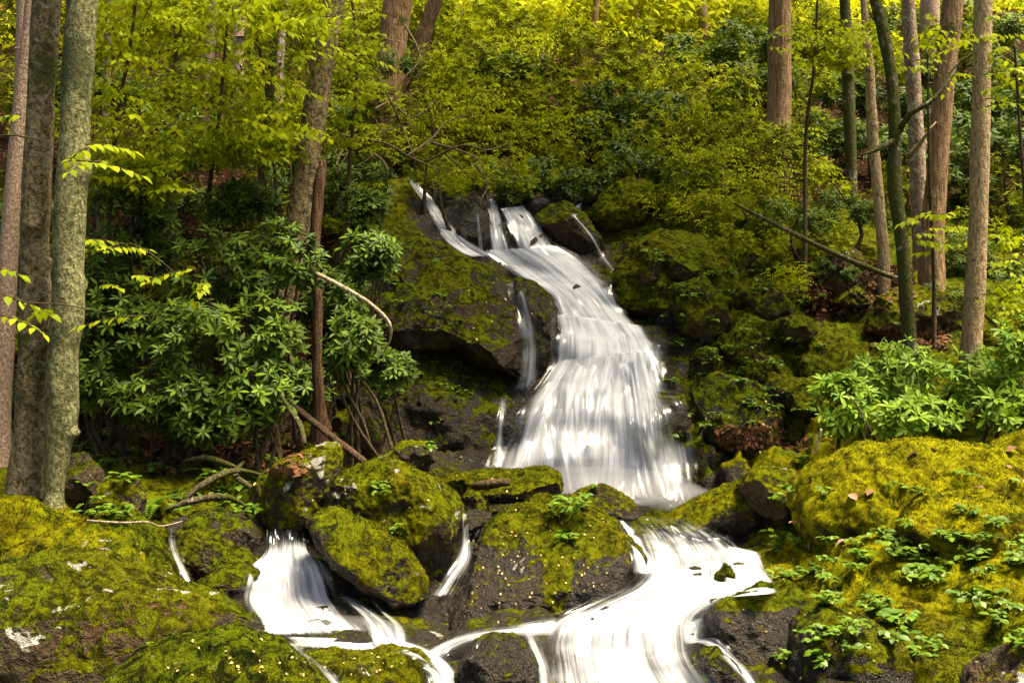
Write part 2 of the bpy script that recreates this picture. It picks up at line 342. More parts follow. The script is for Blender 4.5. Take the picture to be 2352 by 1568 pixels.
def rbf_fit(P, z, lam=.004):
    n = len(P); d = np.sqrt(((P[:, None] - P[None]) ** 2).sum(2))
    A = np.zeros((n + 3, n + 3)); A[:n, :n] = -d + 0; A[:n, :n] -= lam * np.eye(n)
    A[:n, n] = 1; A[:n, n+1:] = P; A[n, :n] = 1; A[n+1:, :n] = P.T
    return np.linalg.solve(A, np.concatenate([z, np.zeros(3)]))
XY = cp3[:, :2].copy(); RB = rbf_fit(XY, cp3[:, 2], .02)
def base_height(x, y):
    q = np.stack([x, y], 1); out = np.empty(len(q)); n = len(XY)
    for s in range(0, len(q), 20000):
        c = q[s:s+20000]; d = np.sqrt(((c[:, None] - XY[None]) ** 2).sum(2))
        out[s:s+20000] = -d @ RB[:n] + RB[n] + c @ RB[n+1:]
    return out
def spaced(lo, hi, fine_lo, fine_hi, st, grow=1.13):
    mid = list(np.arange(fine_lo, fine_hi, st)); a = []; v = fine_lo; s = st
    while v > lo: s *= grow; v -= s; a.append(v)
    b = []; v = mid[-1]; s = st
    while v < hi: s *= grow; v += s; b.append(v)
    return np.array(a[::-1] + mid + b)
gx = spaced(-60, 60, -6.8, 6.8, .055); gy = spaced(-20, 95, 4.6, 14.6, .045)
NX, NY = len(gx), len(gy)
GX, GY = np.meshgrid(gx, gy); fx, fy = GX.ravel(), GY.ravel()
fz = base_height(fx, fy)
V = np.stack([fx, fy, fz], 1)
def grid_faces(nx, ny):
    i = np.arange(nx * ny).reshape(ny, nx)
    return np.stack([i[:-1, :-1], i[:-1, 1:], i[1:, 1:], i[1:, :-1]], -1).reshape(-1, 4)
TF = grid_faces(NX, NY)
def grid_normals(V, nx, ny):
    G = V.reshape(ny, nx, 3); du = np.gradient(G, axis=1); dv = np.gradient(G, axis=0)
    n = np.cross(du, dv); return (n / (np.linalg.norm(n, axis=2, keepdims=True) + 1e-9)).reshape(-1, 3)
N = grid_normals(V, NX, NY)
steep = sstep(.12, .45, 1 - N[:, 2]); near = sstep(19, 14, V[:, 1])
D_ = np.maximum(V[:, 1], .5); ppx = V[:, 0] / D_ * PW + 1176; ppy = 784 - (V[:, 2] - CZ) / D_ * PW
f1, fe, cid = worley(V * np.array([1.5, 1.5, 2.3]) + .25 * np.stack([fbm(V*1.3, 2, 3), fbm(V*1.3, 2, 4), fbm(V*1.3, 2, 5)], 1), 3)
blk = (cid - .5) * .50 * sstep(0, .22, fe) - .16 * (1 - sstep(0, .12, fe))
f1b, feb, cidb = worley(V * np.array([4.2, 4.2, 6.0]), 8)
blk2 = (cidb - .5) * .16 * sstep(0, .2, feb) - .03 * (1 - sstep(0, .1, feb))
disp = near * (.25 + .75 * steep) * (blk + blk2) + near * .05 * fbm(V * 2.2, 4, 2) + .02 * near * fbm(V * 9, 3, 6) + (1 - near) * .25 * fbm(V * .35, 3, 9)
V = V + N * disp[:, None]
N = grid_normals(V, NX, NY)
def region(pxa, pxb, pya, pyb, soft=60):
    return sstep(pxa - soft, pxa + soft, ppx) * sstep(pxb + soft, pxb - soft, ppx) * sstep(pya - soft, pya + soft, ppy) * sstep(pyb + soft, pyb - soft, ppy)
wet = np.maximum.reduce([region(1130, 1600, 620, 1180), region(950, 1400, 430, 620, 40), region(560, 1750, 1200, 1640), region(420, 980, 1200, 1640, 40), region(1050, 1300, 640, 1100, 40), region(1560, 1800, 850, 1150, 60) * .8, region(760, 1100, 820, 1090, 50) * .7, region(1600, 2000, 1370, 1640, 50) * .9])
litter = np.maximum.reduce([region(330, 700, 960, 1080, 50) * .9, region(1850, 2100, 600, 720, 35) * .9, region(1990, 2180, 760, 800, 20) * .8, region(1700, 2352, 330, 480, 60) * .7, region(-400, 330, 850, 1040, 60) * .6, sstep(14.5, 17, V[:, 1]) * .8, region(100, 800, 330, 560, 60) * .8, region(-400, 800, 560, 960, 60) * .6, region(1640, 1860, 980, 1040, 25) * .55])
moss = .58 - .38 * wet + .12 * region(1450, 2000, 450, 1100) + .12 * region(1540, 1800, 820, 1130, 40)
warm = np.clip(.12 + .75 * region(1700, 2600, 950, 1400, 90) + .2 * region(-400, 400, 1100, 1640), 0, 1)
moss = np.clip(moss + .22 * region(1750, 2600, 950, 1500), 0, 1)
ter_me = mesh_np('ground', V, TF, M['rock'], True, dict(moss=moss, wet=wet, warm=warm, lichen=.12 * np.ones(len(V)), litter=litter))
terrain = put(link('ground', ter_me), kind='structure')

TT = np.vstack([TF[:, [0, 1, 2]], TF[:, [0, 2, 3]]])
moss_fur(terrain, V, TT, moss * (1 - litter), warm, wet, 7.5, 900, .8, region(1700, 2450, 1080, 1620, 30) * sstep(4, 5, V[:, 1]))
# ------------------------------------------------------------------ ray casting onto built rock
BV = []
def add_bvh(V, F): BV.append(BVHTree.FromPolygons([tuple(v) for v in np.asarray(V, float)], [tuple(int(i) for i in f) for f in F]))
add_bvh(V, TF)
ORG = Vector((0, 0, CZ))
def hit(px, py, fallback=None, dmin=0.0):
    d = at(px, py, 1.0) - ORG; best = None; bn = None; o = ORG + d * dmin
    d.normalize()
    for b in BV:
        l, n, i, ds = b.ray_cast(o, d)
        if l is not None and (best is None or ds < (best - o).length): best = l; bn = n
    if best is None: return (at(px, py, fallback) if fallback else None), Vector((0, 0, 1))
    return best, (bn if bn.dot(d) < 0 else -bn)
def ground_z(x, y, top=30):
    l, n, i, ds = BV[0].ray_cast(Vector((x, y, top)), Vector((0, 0, -1)))
    return l.z if l is not None else 0.0
def drop(x, y, top=30):
    best = -9; bn = Vector((0, 0, 1))
    for b in BV:
        l, n, i, ds = b.ray_cast(Vector((x, y, top)), Vector((0, 0, -1)))
        if l is not None and l.z > best: best = l.z; bn = n
    return best, bn

# ------------------------------------------------------------------ boulders
_ico = {}
def ico(s):
    if s not in _ico:
        bm = bmesh.new(); bmesh.ops.create_icosphere(bm, subdivisions=s, radius=1)
        _ico[s] = (np.array([v.co[:] for v in bm.verts]), np.array([[v.index for v in f.verts] for f in bm.faces])); bm.free()
    return _ico[s]
def vnormals(V, F):
    fn = np.cross(V[F[:, 1]] - V[F[:, 0]], V[F[:, 2]] - V[F[:, 0]]); n = np.zeros_like(V)
    for k in range(3): np.add.at(n, F[:, k], fn)
    return n / (np.linalg.norm(n, axis=1, keepdims=True) + 1e-12)
def boulder(name, label, outline, D, thick=None, moss=.6, wet=0., warm=.3, lichen=.3, seed=1, sub=6, lean=0.0, box=2.7, cuts=5, rough=1.0, cat='boulder', group=None, kind=None, fur=None):
    o3 = np.array([at(px, py, D) for px, py in outline])
    if fur is None: fur = 1.0 if D < 9.6 else 0
    x, z = o3[:, 0], o3[:, 2]
    A = .5 * abs(np.dot(x, np.roll(z, -1)) - np.dot(z, np.roll(x, -1)))
    cx = (x.min() + x.max()) / 2; cz = (z.min() + z.max()) / 2
    cx = .5 * cx + .5 * x.mean(); cz = .5 * cz + .5 * z.mean()
    size = math.sqrt(A); T = (thick if thick else size * .95) / 2
    px_, pz_ = [], []
    for k in range(len(x)):
        x0, z0, x1, z1 = x[k], z[k], x[(k+1) % len(x)], z[(k+1) % len(x)]
        for s in np.linspace(0, 1, 16, endpoint=False): px_.append(x0 + (x1-x0)*s - cx); pz_.append(z0 + (z1-z0)*s - cz)
    px_, pz_ = np.array(px_), np.array(pz_); th = np.arctan2(pz_, px_); r = np.hypot(px_, pz_)
    o = np.argsort(th); th, r = th[o], r[o]
    tg = np.linspace(-math.pi, math.pi, 361); rg = np.interp(tg, np.concatenate([th - 2*math.pi, th, th + 2*math.pi]), np.concatenate([r, r, r]))
    rg = rg[:-1]
    for _ in range(2): rg = (np.roll(rg, 1) + np.roll(rg, -1) + np.roll(rg, 2) + np.roll(rg, -2) + 2*rg) / 6
    rg = np.append(rg, rg[0])
    d, F = ico(sub); c = np.hypot(d[:, 0], d[:, 2]); s = d[:, 1]
    k = (c ** box + np.abs(s) ** box) ** (1 / box)
    R = np.interp(np.arctan2(d[:, 2], d[:, 0]), tg, rg)
    cc = c / k; P = np.stack([np.cos(np.arctan2(d[:, 2], d[:, 0])) * R * cc, T * s / k, np.sin(np.arctan2(d[:, 2], d[:, 0])) * R * cc], 1)
    rnd = random.Random(seed)
    for q in range(cuts):
        n = Vector((rnd.uniform(-.8, .8), -rnd.uniform(.5, 1), rnd.uniform(-.5, .9))).normalized()
        if q == 0: n = Vector((rnd.uniform(-.25, .25), -.55, .8)).normalized()
        nn = np.array(n); h = P @ nn; mx = h.max(); dd = mx * rnd.uniform(.72, .9)
        P = P - np.outer(np.maximum(h - dd, 0) * .88, nn)
    P[:, 1] += lean * P[:, 2]
    off = np.array([rnd.uniform(-50, 50) for _ in range(3)])
    Nn = vnormals(P, F)
    q = P / max(size, .3) + off
    disp = size * rough * (.040 * fbm(q * 2.6, 3, seed) + .013 * fbm(q * 8, 4, seed + 3))
    _, e, ci = worley(q * 2.2, seed); disp += size * rough * (.030 * (ci - .5) * sstep(0, .25, e))
    disp += .010 * fbm(P * 22, 3, seed + 7)
    P = P + Nn * disp[:, None]
    base = P[:, 2].min(); loc = Vector((cx, D, cz + base)); P[:, 2] -= base
    n = len(P); W = P + np.array(loc)
    one = np.ones(n)
    wv = wet * one if not callable(wet) else wet(W)
    mv = moss * one if not callable(moss) else moss(W)
    me = mesh_np(name, P, F, M['rock'], True, dict(moss=np.clip(mv, 0, 1), wet=np.clip(wv, 0, 1), warm=warm * one, lichen=lichen * one, litter=0 * one))
    ob = put(link(name, me, None, loc), label, cat, group, kind)
    add_bvh(W, F)
    if fur: moss_fur(ob, P, F, mv, warm * one, wv, D, seed, fur)
    return ob

B = boulder
big_left = B('boulder', 'huge brown moss-covered boulder with white lichen filling the lower left corner', [(-260,1420),(-100,1330),(0,1295),(110,1275),(210,1272),(300,1322),(400,1372),(480,1398),(570,1432),(612,1466),(560,1540),(420,1640),(200,1720),(-80,1720),(-260,1600)], 5.7, 1.1, .50, lambda W: .5 * sstep(.55, .2, W[:, 2]), .10, .7, 11, 7, cuts=6, rough=.7)
B('boulder', 'low rounded mossy boulder with grey top at the bottom edge left of centre', [(180,1640),(245,1568),(310,1510),(400,1462),(520,1457),(630,1490),(700,1545),(760,1610),(700,1720),(450,1760),(220,1720)], 4.95, .8, .66, .1, .0, .4, 12, 7, rough=.7)
B('boulder', 'golden mossy boulder with a white lichen stripe behind the huge lower left one', [(-90,1330),(0,1285),(60,1250),(150,1207),(220,1200),(300,1235),(335,1300),(350,1345),(300,1400),(150,1420),(-40,1420)], 6.75, .8, .72, lambda W: .7 * sstep(.72, .5, W[:, 2]), .55, .7, 13, rough=.6, box=3.4)
B('boulder', 'smooth yellow mossy boulder at the left edge below the twin trunks', [(-150,1190),(-60,1155),(0,1143),(60,1147),(130,1175),(185,1203),(180,1260),(60,1300),(-120,1290)], 7.4, .8, .86, lambda W: .7 * sstep(.85, .6, W[:, 2]), .65, .3, 14, rough=.6, box=3.2)
B('boulder', 'pointed green ridge-shaped boulder beside the thin trickle on the left', [(235,1165),(290,1170),(350,1225),(400,1300),(440,1375),(420,1430),(330,1420),(270,1330),(215,1230)], 7.0, .6, .80, lambda W: .7 * sstep(.6, .35, W[:, 2]), .05, .6, 15)
B('boulder', 'small squarish mossy rock with white top near the foot of the twin trunks', [(228,1110),(260,1102),(312,1100),(330,1150),(322,1195),(250,1200),(232,1160)], 7.9, .4, .60, 0, .3, 1.0, 16, 5, cat='rock')
B('boulder', 'dark shaded rock right beside the twin trunks', [(150,1050),(190,1040),(225,1085),(232,1150),(190,1180),(140,1150)], 8.1, .5, .42, .3, .05, .3, 17, 5, cat='rock')
B('boulder', 'upright mossy boulder with pale grey peak left of the big round one', [(592,1170),(615,1110),(640,1062),(690,1040),(740,1018),(775,1018),(787,1060),(765,1130),(735,1195),(690,1215),(630,1210),(595,1195)], 8.05, .75, .74, lambda W: .8 * sstep(.75, .5, W[:, 2]), .45, .85, 21, cuts=7)
B('boulder', 'dark mossy slab leaning behind the grey-peaked upright boulder', [(560,1145),(600,1090),(640,1070),(680,1090),(670,1170),(600,1200),(565,1180)], 8.45, .5, .55, 0, .05, .1, 22, 5)
B('boulder', 'biggest round mossy boulder in the middle left between the two cascades', [(752,1130),(775,1085),(820,1062),(900,1060),(980,1092),(1055,1152),(1072,1200),(1060,1270),(1010,1330),(930,1360),(830,1320),(765,1230),(745,1180)], 7.9, 1.0, .70, lambda W: .85 * sstep(.65, .3, W[:, 2]), .25, .6, 23, 7)
B('boulder', 'long brown mossy boulder leaning down to the right beside the small fan fall', [(712,1205),(728,1178),(765,1168),(830,1195),(900,1238),(950,1282),(985,1335),(985,1370),(920,1390),(860,1360),(790,1310),(735,1250)], 7.35, .65, .62, lambda W: .9 * sstep(.66, .46, W[:, 2]), .2, .35, 24)
B('boulder', 'small humped brown rock perched behind the biggest round boulder', [(855,1062),(890,1040),(925,1015),(980,1012),(992,1040),(985,1080),(940,1100),(880,1090)], 8.75, .5, .52, 0, .3, .7, 25, 5, cat='rock')
B('boulder', 'long flat mossy slab lying across the foot of the main waterfall', [(1005,1108),(1050,1092),(1120,1085),(1200,1080),(1270,1078),(1288,1098),(1292,1128),(1250,1142),(1170,1148),(1090,1152),(1020,1140)], 9.15, .7, .66, lambda W: .8 * sstep(.78, .62, W[:, 2]), .25, .15, 26, box=3.2)
B('boulder', 'small wedge of mossy rock under the short log', [(1055,1160),(1075,1120),(1095,1115),(1115,1150),(1128,1180),(1090,1190)], 8.75, .3, .62, 0, .2, .1, 27, 5, cat='rock')
B('boulder', 'small dark wet rock at the top of the split trickle', [(1060,1180),(1090,1168),(1130,1180),(1140,1220),(1110,1260),(1070,1240)], 8.45, .4, .25, .9, 0, .05, 28, 5, cat='rock')
B('boulder', 'broad wet outcrop with a green moss strip and scattered petals in the centre', [(1118,1215),(1160,1182),(1230,1162),(1330,1158),(1395,1182),(1440,1215),(1472,1260),(1470,1320),(1400,1400),(1300,1450),(1180,1485),(1060,1490),(985,1465),(1010,1400),(1065,1330),(1090,1260)], 7.75, 1.5, lambda W: .16 + .48 * sstep(.30, .72, W[:, 2]) + .42 * sstep(.14, .05, np.abs(W[:, 0] - .30 - .15 * (W[:, 2] - .2))), lambda W: .95 * sstep(.75, .4, W[:, 2]), .2, .1, 29, 7, lean=.22, box=3.2, cuts=3, rough=.8)
B('boulder', 'brown rounded rock with mossy crown right in front of the fall pool', [(1318,1140),(1345,1120),(1385,1112),(1435,1132),(1462,1160),(1468,1185),(1420,1200),(1350,1195),(1320,1170)], 9.3, .5, .46, lambda W: .5 * sstep(.62, .5, W[:, 2]), .25, .15, 30)
B('boulder', 'low sloping mossy ledge right of the pool outlet', [(1500,1205),(1560,1180),(1620,1145),(1690,1108),(1750,1100),(1790,1150),(1780,1210),(1690,1225),(1580,1222)], 9.1, .8, .62, lambda W: .7 * sstep(.52, .40, W[:, 2]), .5, .1, 31, cuts=3)
B('boulder', 'mossy boulder with white tip standing over the low ledge right of the pool', [(1695,1115),(1720,1085),(1765,1072),(1820,1078),(1860,1120),(1850,1180),(1790,1200),(1725,1170)], 8.75, .6, .60, 0, .35, .6, 32)
B('boulder', 'dark wet block at the right side of the lower white cascade', [(1622,1420),(1640,1392),(1720,1372),(1830,1353),(1865,1395),(1890,1480),(1860,1580),(1760,1640),(1690,1580),(1640,1490)], 6.35, .9, lambda W: .25 + .5 * sstep(.36, .44, W[:, 2]), .9, .15, .05, 33, box=3.4, cuts=4)
B('boulder', 'dark wet rock shelf sloping below the mossy bank at the bottom right', [(1840,1440),(1900,1400),(2000,1430),(2100,1490),(2220,1560),(2200,1680),(1980,1720),(1800,1680),(1790,1560)], 5.95, 1.0, .48, .8, .15, .1, 34, cuts=4)
B('boulder', 'dark wet boulder with bluish sheen at the bottom centre', [(1045,1545),(1075,1495),(1130,1462),(1195,1470),(1232,1520),(1240,1600),(1150,1680),(1050,1640)], 5.6, .6, .24, .97, 0, .05, 35, cuts=7)
B('boulder', 'low mossy rock in the stream at the bottom left of centre', [(640,1520),(720,1495),(820,1500),(900,1492),(960,1508),(1005,1560),(1010,1640),(850,1680),(700,1640)], 5.75, .6, .58, .5, .15, .15, 36)
B('boulder', 'wet streaked rock poking through the bottom of the lower cascade', [(1580,1540),(1610,1500),(1650,1490),(1690,1530),(1720,1600),(1640,1660),(1575,1620)], 5.65, .5, .40, .9, .05, .05, 37, 5)
B('boulder', 'wet dark green rock sloping beside the left trickle', [(395,1230),(440,1215),(520,1248),(590,1290),(570,1330),(480,1340),(410,1300)], 7.5, .6, .50, .6, .05, .1, 38)
B('boulder', 'small mossy rock at the left foot of the small fan fall', [(455,1340),(500,1305),(560,1290),(590,1320),(580,1380),(500,1420),(460,1390)], 7.05, .5, .55, .5, .1, .05, 39)
B('boulder', 'brown overhanging slab above the left trickle', [(385,1205),(430,1185),(500,1172),(590,1195),(615,1225),(605,1260),(540,1262),(430,1232)], 7.95, .7, .40, .55, .05, .05, 40)
B('boulder', 'mossy rock hump inside the right part of the lower cascade', [(1640,1370),(1650,1320),(1672,1295),(1695,1325),(1705,1380),(1670,1400)], 7.35, .35, .85, .3, .05, 0, 41, 5, cat='rock')
B('boulder', 'big golden moss dome on the right bank', [(1800,1170),(1855,1095),(1925,1040),(2000,1008),(2090,994),(2200,1000),(2300,1030),(2420,1080),(2520,1240),(2470,1420),(2300,1450),(2150,1420),(2020,1370),(1900,1310),(1835,1220)], 7.9, 1.6, .90, 0, 1.0, .16, 42, 7, cuts=1, rough=1.2, box=2.0)
B('boulder', 'mossy rock with pale spots at the right edge behind the golden dome', [(2290,1030),(2330,1000),(2400,985),(2500,1010),(2500,1090),(2380,1080),(2300,1060)], 8.6, .7, .68, 0, .8, .8, 43, 5, cat='rock')
B('boulder', 'golden moss hump with a dark hollow below it on the right bank', [(2060,1200),(2130,1150),(2260,1130),(2380,1170),(2460,1290),(2440,1430),(2300,1460),(2150,1400),(2070,1290)], 7.1, .9, .84, 0, .95, .3, 44, 7, cuts=4)
B('boulder', 'rock with a bare white edge in the bottom right corner', [(2235,1590),(2290,1535),(2352,1490),(2430,1500),(2480,1600),(2400,1700),(2250,1680)], 5.0, .6, .30, 0, .5, 1.0, 45, 6)
# rock wall beside and above the main fall
B('rock_outcrop', 'great mossy rock face overhanging on the left of the waterfall', [(775,690),(800,610),(860,520),(900,498),(960,535),(1040,580),(1110,612),(1170,645),(1215,690),(1258,750),(1268,830),(1215,880),(1120,850),(1020,815),(900,812),(800,790)], 12.2, 1.7, lambda W: .56 - .25 * sstep(-.4, .2, W[:, 0]), lambda W: .3 + .5 * sstep(-.5, .2, W[:, 0]), .05, .1, 51, 7, lean=.35, cuts=7, rough=1.3, cat='rock face')
B('rock_outcrop', 'angular brown rock wedge at the base of the left rock face', [(765,960),(800,930),(845,935),(880,1010),(868,1060),(800,1050),(770,1010)], 10.7, .5, .5, .2, .15, .1, 52, 5, cuts=7, cat='rock')
B('rock_outcrop', 'dark cracked wet rock face below the left overhang', [(780,860),(860,810),(1000,800),(1120,820),(1180,860),(1175,960),(1150,1060),(1080,1110),(920,1110),(800,1070),(765,960)], 11.75, 1.3, lambda W: .46 + .14 * sstep(1.2, .6, W[:, 2]), .7, .03, .08, 53, 7, lean=.25, cuts=9, rough=1.5, cat='rock face')
B('rock_outcrop', 'mossy stone with a stripe of moss between the trickle and the main slide', [(1180,640),(1230,645),(1275,690),(1282,760),(1270,850),(1235,880),(1215,800),(1195,720)], 12.0, .6, .52, .5, .05, .05, 54, 6, cat='rock')
B('rock_outcrop', 'dark rock hump between the two top chutes', [(1040,560),(1060,500),(1095,475),(1125,490),(1135,560),(1110,600),(1065,590)], 13.55, .5, .25, .9, 0, .05, 55, 5, cat='rock')
B('rock_outcrop', 'mossy rock between the top chute and the thin right trickle', [(1225,500),(1260,470),(1305,460),(1345,500),(1385,560),(1400,605),(1330,590),(1270,555)], 13.75, .7, .58, .25, .15, .05, 56, 6, cat='rock')
B('rock_outcrop', 'tall mossy rock shoulder above the thin right trickle', [(1338,500),(1380,445),(1440,405),(1500,420),(1520,480),(1470,530),(1390,540)], 14.2, .9, .85, 0, .2, .05, 57, 6, cat='rock')
B('rock_outcrop', 'big shaggy mossy rock right of the slide', [(1405,690),(1420,620),(1450,570),(1540,520),(1640,528),(1690,610),(1680,700),(1600,760),(1500,740),(1430,720)], 12.9, 1.4, .80, 0, .12, .05, 58, 7, lean=.3, cuts=5, cat='rock')
B('rock_outcrop', 'rounded moss-draped knob in the right rock wall', [(1540,700),(1560,650),(1610,640),(1660,680),(1675,750),(1620,790),(1560,770)], 12.2, .7, .72, 0, .08, .05, 59, 6, cat='rock')
B('rock_outcrop', 'dark overhanging rock at the foot of the right wall', [(1590,900),(1650,850),(1740,870),(1800,950),(1790,1040),(1700,1060),(1620,1020)], 11.3, .9, .60, .5, .05, .05, 60, 6, cuts=7, cat='rock')
B('rock_outcrop', 'pale lichened rock block under the diagonal log on the right slope', [(1880,640),(1910,570),(1970,560),(1990,640),(1960,700),(1890,700)], 12.7, .6, .38, 0, .2, .8, 61, 6, cuts=7, cat='rock')
B('rock_outcrop', 'mossy rock face behind the thin mossy trunk on the right', [(1990,760),(2010,680),(2080,650),(2180,670),(2240,730),(2220,800),(2060,810)], 12.0, .8, .66, 0, .2, .3, 62, 6, cuts=6, cat='rock')

rk = random.Random(4)
def random_rock(px, py, w_, h_, D, **kw):
    n = 8; out = []
    for k in range(n):
        a = k * 6.283 / n + rk.uniform(-.25, .25); r = rk.uniform(.75, 1.12); out.append((px + math.cos(a) * w_ * r, py - math.sin(a) * h_ * r))
    return B(outline=out, D=D, **kw)
for k, (px, py, w_, h_) in enumerate([(1760,700,60,50),(1700,800,55,60),(1820,760,50,40),(1620,830,40,45),(1880,850,55,45),(1560,620,45,40),(1780,620,45,35),(1840,920,50,40),(1690,690,40,40),(1950,690,40,30),(1760,850,45,45),(1490,620,30,45)]):
    p, n = hit(px, py); random_rock(px, py, w_, h_, p.y + .12, name='rock', label='shaggy mossy rock jutting from the right rock wall, ' + ['above the dark hollow at mid height','below the thin log','under the pale lichened block','low beside the waterfall edge','above the bright rhododendrons','inside the big shaggy rock top','high below the thin slanting log','lowest, behind the golden dome end','left of the moss-draped knob','by the leaf litter','in the middle of the wall','nearest the thin right trickle'][k], thick=.8, moss=rk.uniform(.55, .8), wet=.1, warm=.06, lichen=.1, seed=70 + k, sub=5, cat='rock', group='mossy rocks of the right wall')
for k, (px, py, w_, h_) in enumerate([(420,1140,45,25),(520,1120,40,28),(470,1200,50,20),(340,1180,40,30),(560,1060,30,22),(400,1090,30,18),(640,1020,30,25),(240,1160,35,25)]):
    p, n = hit(px, py); random_rock(px, py, w_, h_, p.y + .08, name='rock', label='small dark mossy rock of the left bank, ' + ['under the thick curving root','between two mossy roots','above the brown overhanging slab','right of the white-topped rock','highest, beside the leaning slab','in the leaf litter under the low rhododendron','at the crooked standing stick','beside the foot of the twin trunks'][k], thick=.4, moss=rk.uniform(.55, .75), wet=.2, warm=.05, lichen=.1, seed=90 + k, sub=5, cat='rock', group='small rocks of the left bank')
for k, (px, py, w_, h_) in enumerate([(820,1010,40,35),(960,1050,40,30)]):
    p, n = hit(px, py); random_rock(px, py, w_, h_, p.y + .12, name='rock', label='angular dark rock under the left overhang, ' + ['beside the brown wedge','just above the humped brown rock'][k], thick=.6, moss=rk.uniform(.35, .6), wet=.4, warm=.05, lichen=.1, seed=110 + k, sub=5, cuts=8, cat='rock', group='dark rocks under the left overhang')

# ------------------------------------------------------------------ water
def catmull(P, n):
    P = np.asarray(P, float); m = len(P); t = np.linspace(0, m - 1, n); i = np.clip(t.astype(int), 0, m - 2); f = (t - i)[:, None]
    p0 = P[np.maximum(i-1, 0)]; p1 = P[i]; p2 = P[i+1]; p3 = P[np.minimum(i+2, m-1)]
    return .5 * (2*p1 + (p2-p0)*f + (2*p0-5*p1+4*p2-p3)*f*f + (-p0+3*p1-3*p2+p3)*f**3)
def blur(A, k, axis):
    if k < 1: return A
    pad = [(0, 0)] * A.ndim; pad[axis] = (k, k); B_ = np.pad(A, pad, mode='edge'); out = np.zeros_like(A)
    for j in range(2*k+1): out += np.take(B_, np.arange(j, j + A.shape[axis]), axis=axis)
    return out / (2*k+1)
def water(rows, name, seed=1, nu=36, nv=90, off=.07, layers=2, edge=.12, ridge=.02, fade=(.05, .08), sm=6, dmin=0.0):
    """rows: (lx,ly,rx,ry,density) down the flow. Points are laid on the rock, smoothed and lifted off it"""
    R = catmull([r[:5] for r in rows], nv)
    U = np.linspace(0, 1, nu); PX = R[:, 0:1] * (1-U) + R[:, 2:3] * U; PY = R[:, 1:2] * (1-U) + R[:, 3:4] * U
    Dm = np.zeros((nv, nu))
    for j in range(nv):
        for i in range(nu):
            p, n = hit(PX[j, i], PY[j, i], None, dmin); Dm[j, i] = p.y if p is not None else np.nan
    Dm = np.where(np.isnan(Dm), np.nanmean(Dm), Dm)
    A_ = np.stack([np.ones(nu), U - .5, (U - .5) ** 2], 1); fit = np.zeros_like(Dm)
    for j in range(nv):
        wgt = np.ones(nu)
        for it in range(3):
            c_ = np.linalg.lstsq(A_ * wgt[:, None], Dm[j] * wgt, rcond=None)[0]; r_ = Dm[j] - A_ @ c_; wgt = 1 / (1 + (r_ / .08) ** 2)
        fit[j] = A_ @ c_
    fit = blur(blur(fit, sm, 0), sm, 0); res = np.clip(Dm - fit, -.15, .15); res = blur(blur(blur(res, sm, 0), max(1, nu // 12), 1), sm, 0)
    sm_ = fit + .6 * res
    allV, allF, allU, allD = [], [], [], []
    for L in range(layers):
        rn = np.random.RandomState(seed * 31 + L)
        D = sm_ - off * (1.1 + .6 * L)
        g = np.stack([np.tile(U * 38, (nv, 1)), np.tile((np.linspace(0, 1, nv) * 5)[:, None], (1, nu)), np.full((nv, nu), seed * 3.3 + L * 9)], -1).reshape(-1, 3)
        D = D - ridge * fbm(g * np.array([.35, .5, 1]), 3, seed + L).reshape(nv, nu)
        X = (PX - 1176) / PW * D; Z = CZ - (PY - 784) / PW * D
        P = np.stack([X, D, Z], -1)
        wid = np.linalg.norm(P[:, 1:] - P[:, :-1], axis=2); uu = np.concatenate([np.zeros((nv, 1)), np.cumsum(wid, 1)], 1); uu = uu - uu[:, nu//2:nu//2+1]
        uu = np.tile(U[None] * np.mean(uu[:, -1] - uu[:, 0]), (nv, 1))
        ln = np.linalg.norm(P[1:] - P[:-1], axis=2).mean(1); vv = np.tile(np.concatenate([[0], np.cumsum(ln)])[:, None], (1, nu))
        dens = np.tile(R[:, 4:5], (1, nu))
        en = fbm(np.stack([np.zeros(nv), np.linspace(0, 1, nv) * 6, np.full(nv, seed + L*5.)], 1), 2, seed)[:, None] * .04
        eb = sstep(-.02, edge * 2.3, U[None] + en) * sstep(-.02, edge * 2.3, 1 - U[None] + en)
        v01 = np.linspace(0, 1, nv)[:, None]
        if fade[0] > 0: eb = eb * sstep(0, fade[0], v01)
        if fade[1] > 0: eb = eb * sstep(0, fade[1], 1 - v01)
        dens = dens * eb * (1 if L == 0 else .8)
        allF.append(grid_faces(nu, nv) + sum(len(v) for v in allV)); allV.append(P.reshape(-1, 3)); allU.append(np.stack([uu + L * 3.7 + seed, vv + L * 5.1], -1).reshape(-1, 2)); allD.append(dens.ravel())
    me = mesh_np(name, np.vstack(allV), np.vstack(allF), M['water'], True, dict(whiteness=np.concatenate(allD)), np.vstack(allU))
    return put(link(name, me), kind='structure')

# top chutes
water([(925,405,950,408,.5),(962,455,995,455,.75),(990,505,1035,508,.8),(1012,548,1085,555,.85),(1075,595,1140,590,.95)], 'waterfall', 1, 18, 60, .06)
water([(1112,455,1142,458,.85),(1118,500,1155,505,.7),(1122,545,1165,548,.7),(1125,590,1180,585,.9)], 'waterfall', 2, 16, 40, .06)
water([(1146,478,1205,470,.95),(1155,505,1232,498,.9),(1168,540,1258,535,.85),(1180,592,1285,575,.95)], 'waterfall', 3, 24, 40, .07)
water([(1092,490,1100,490,.5),(1096,540,1108,540,.5),(1098,580,1114,580,.6)], 'waterfall', 4, 8, 30, .05, 1)
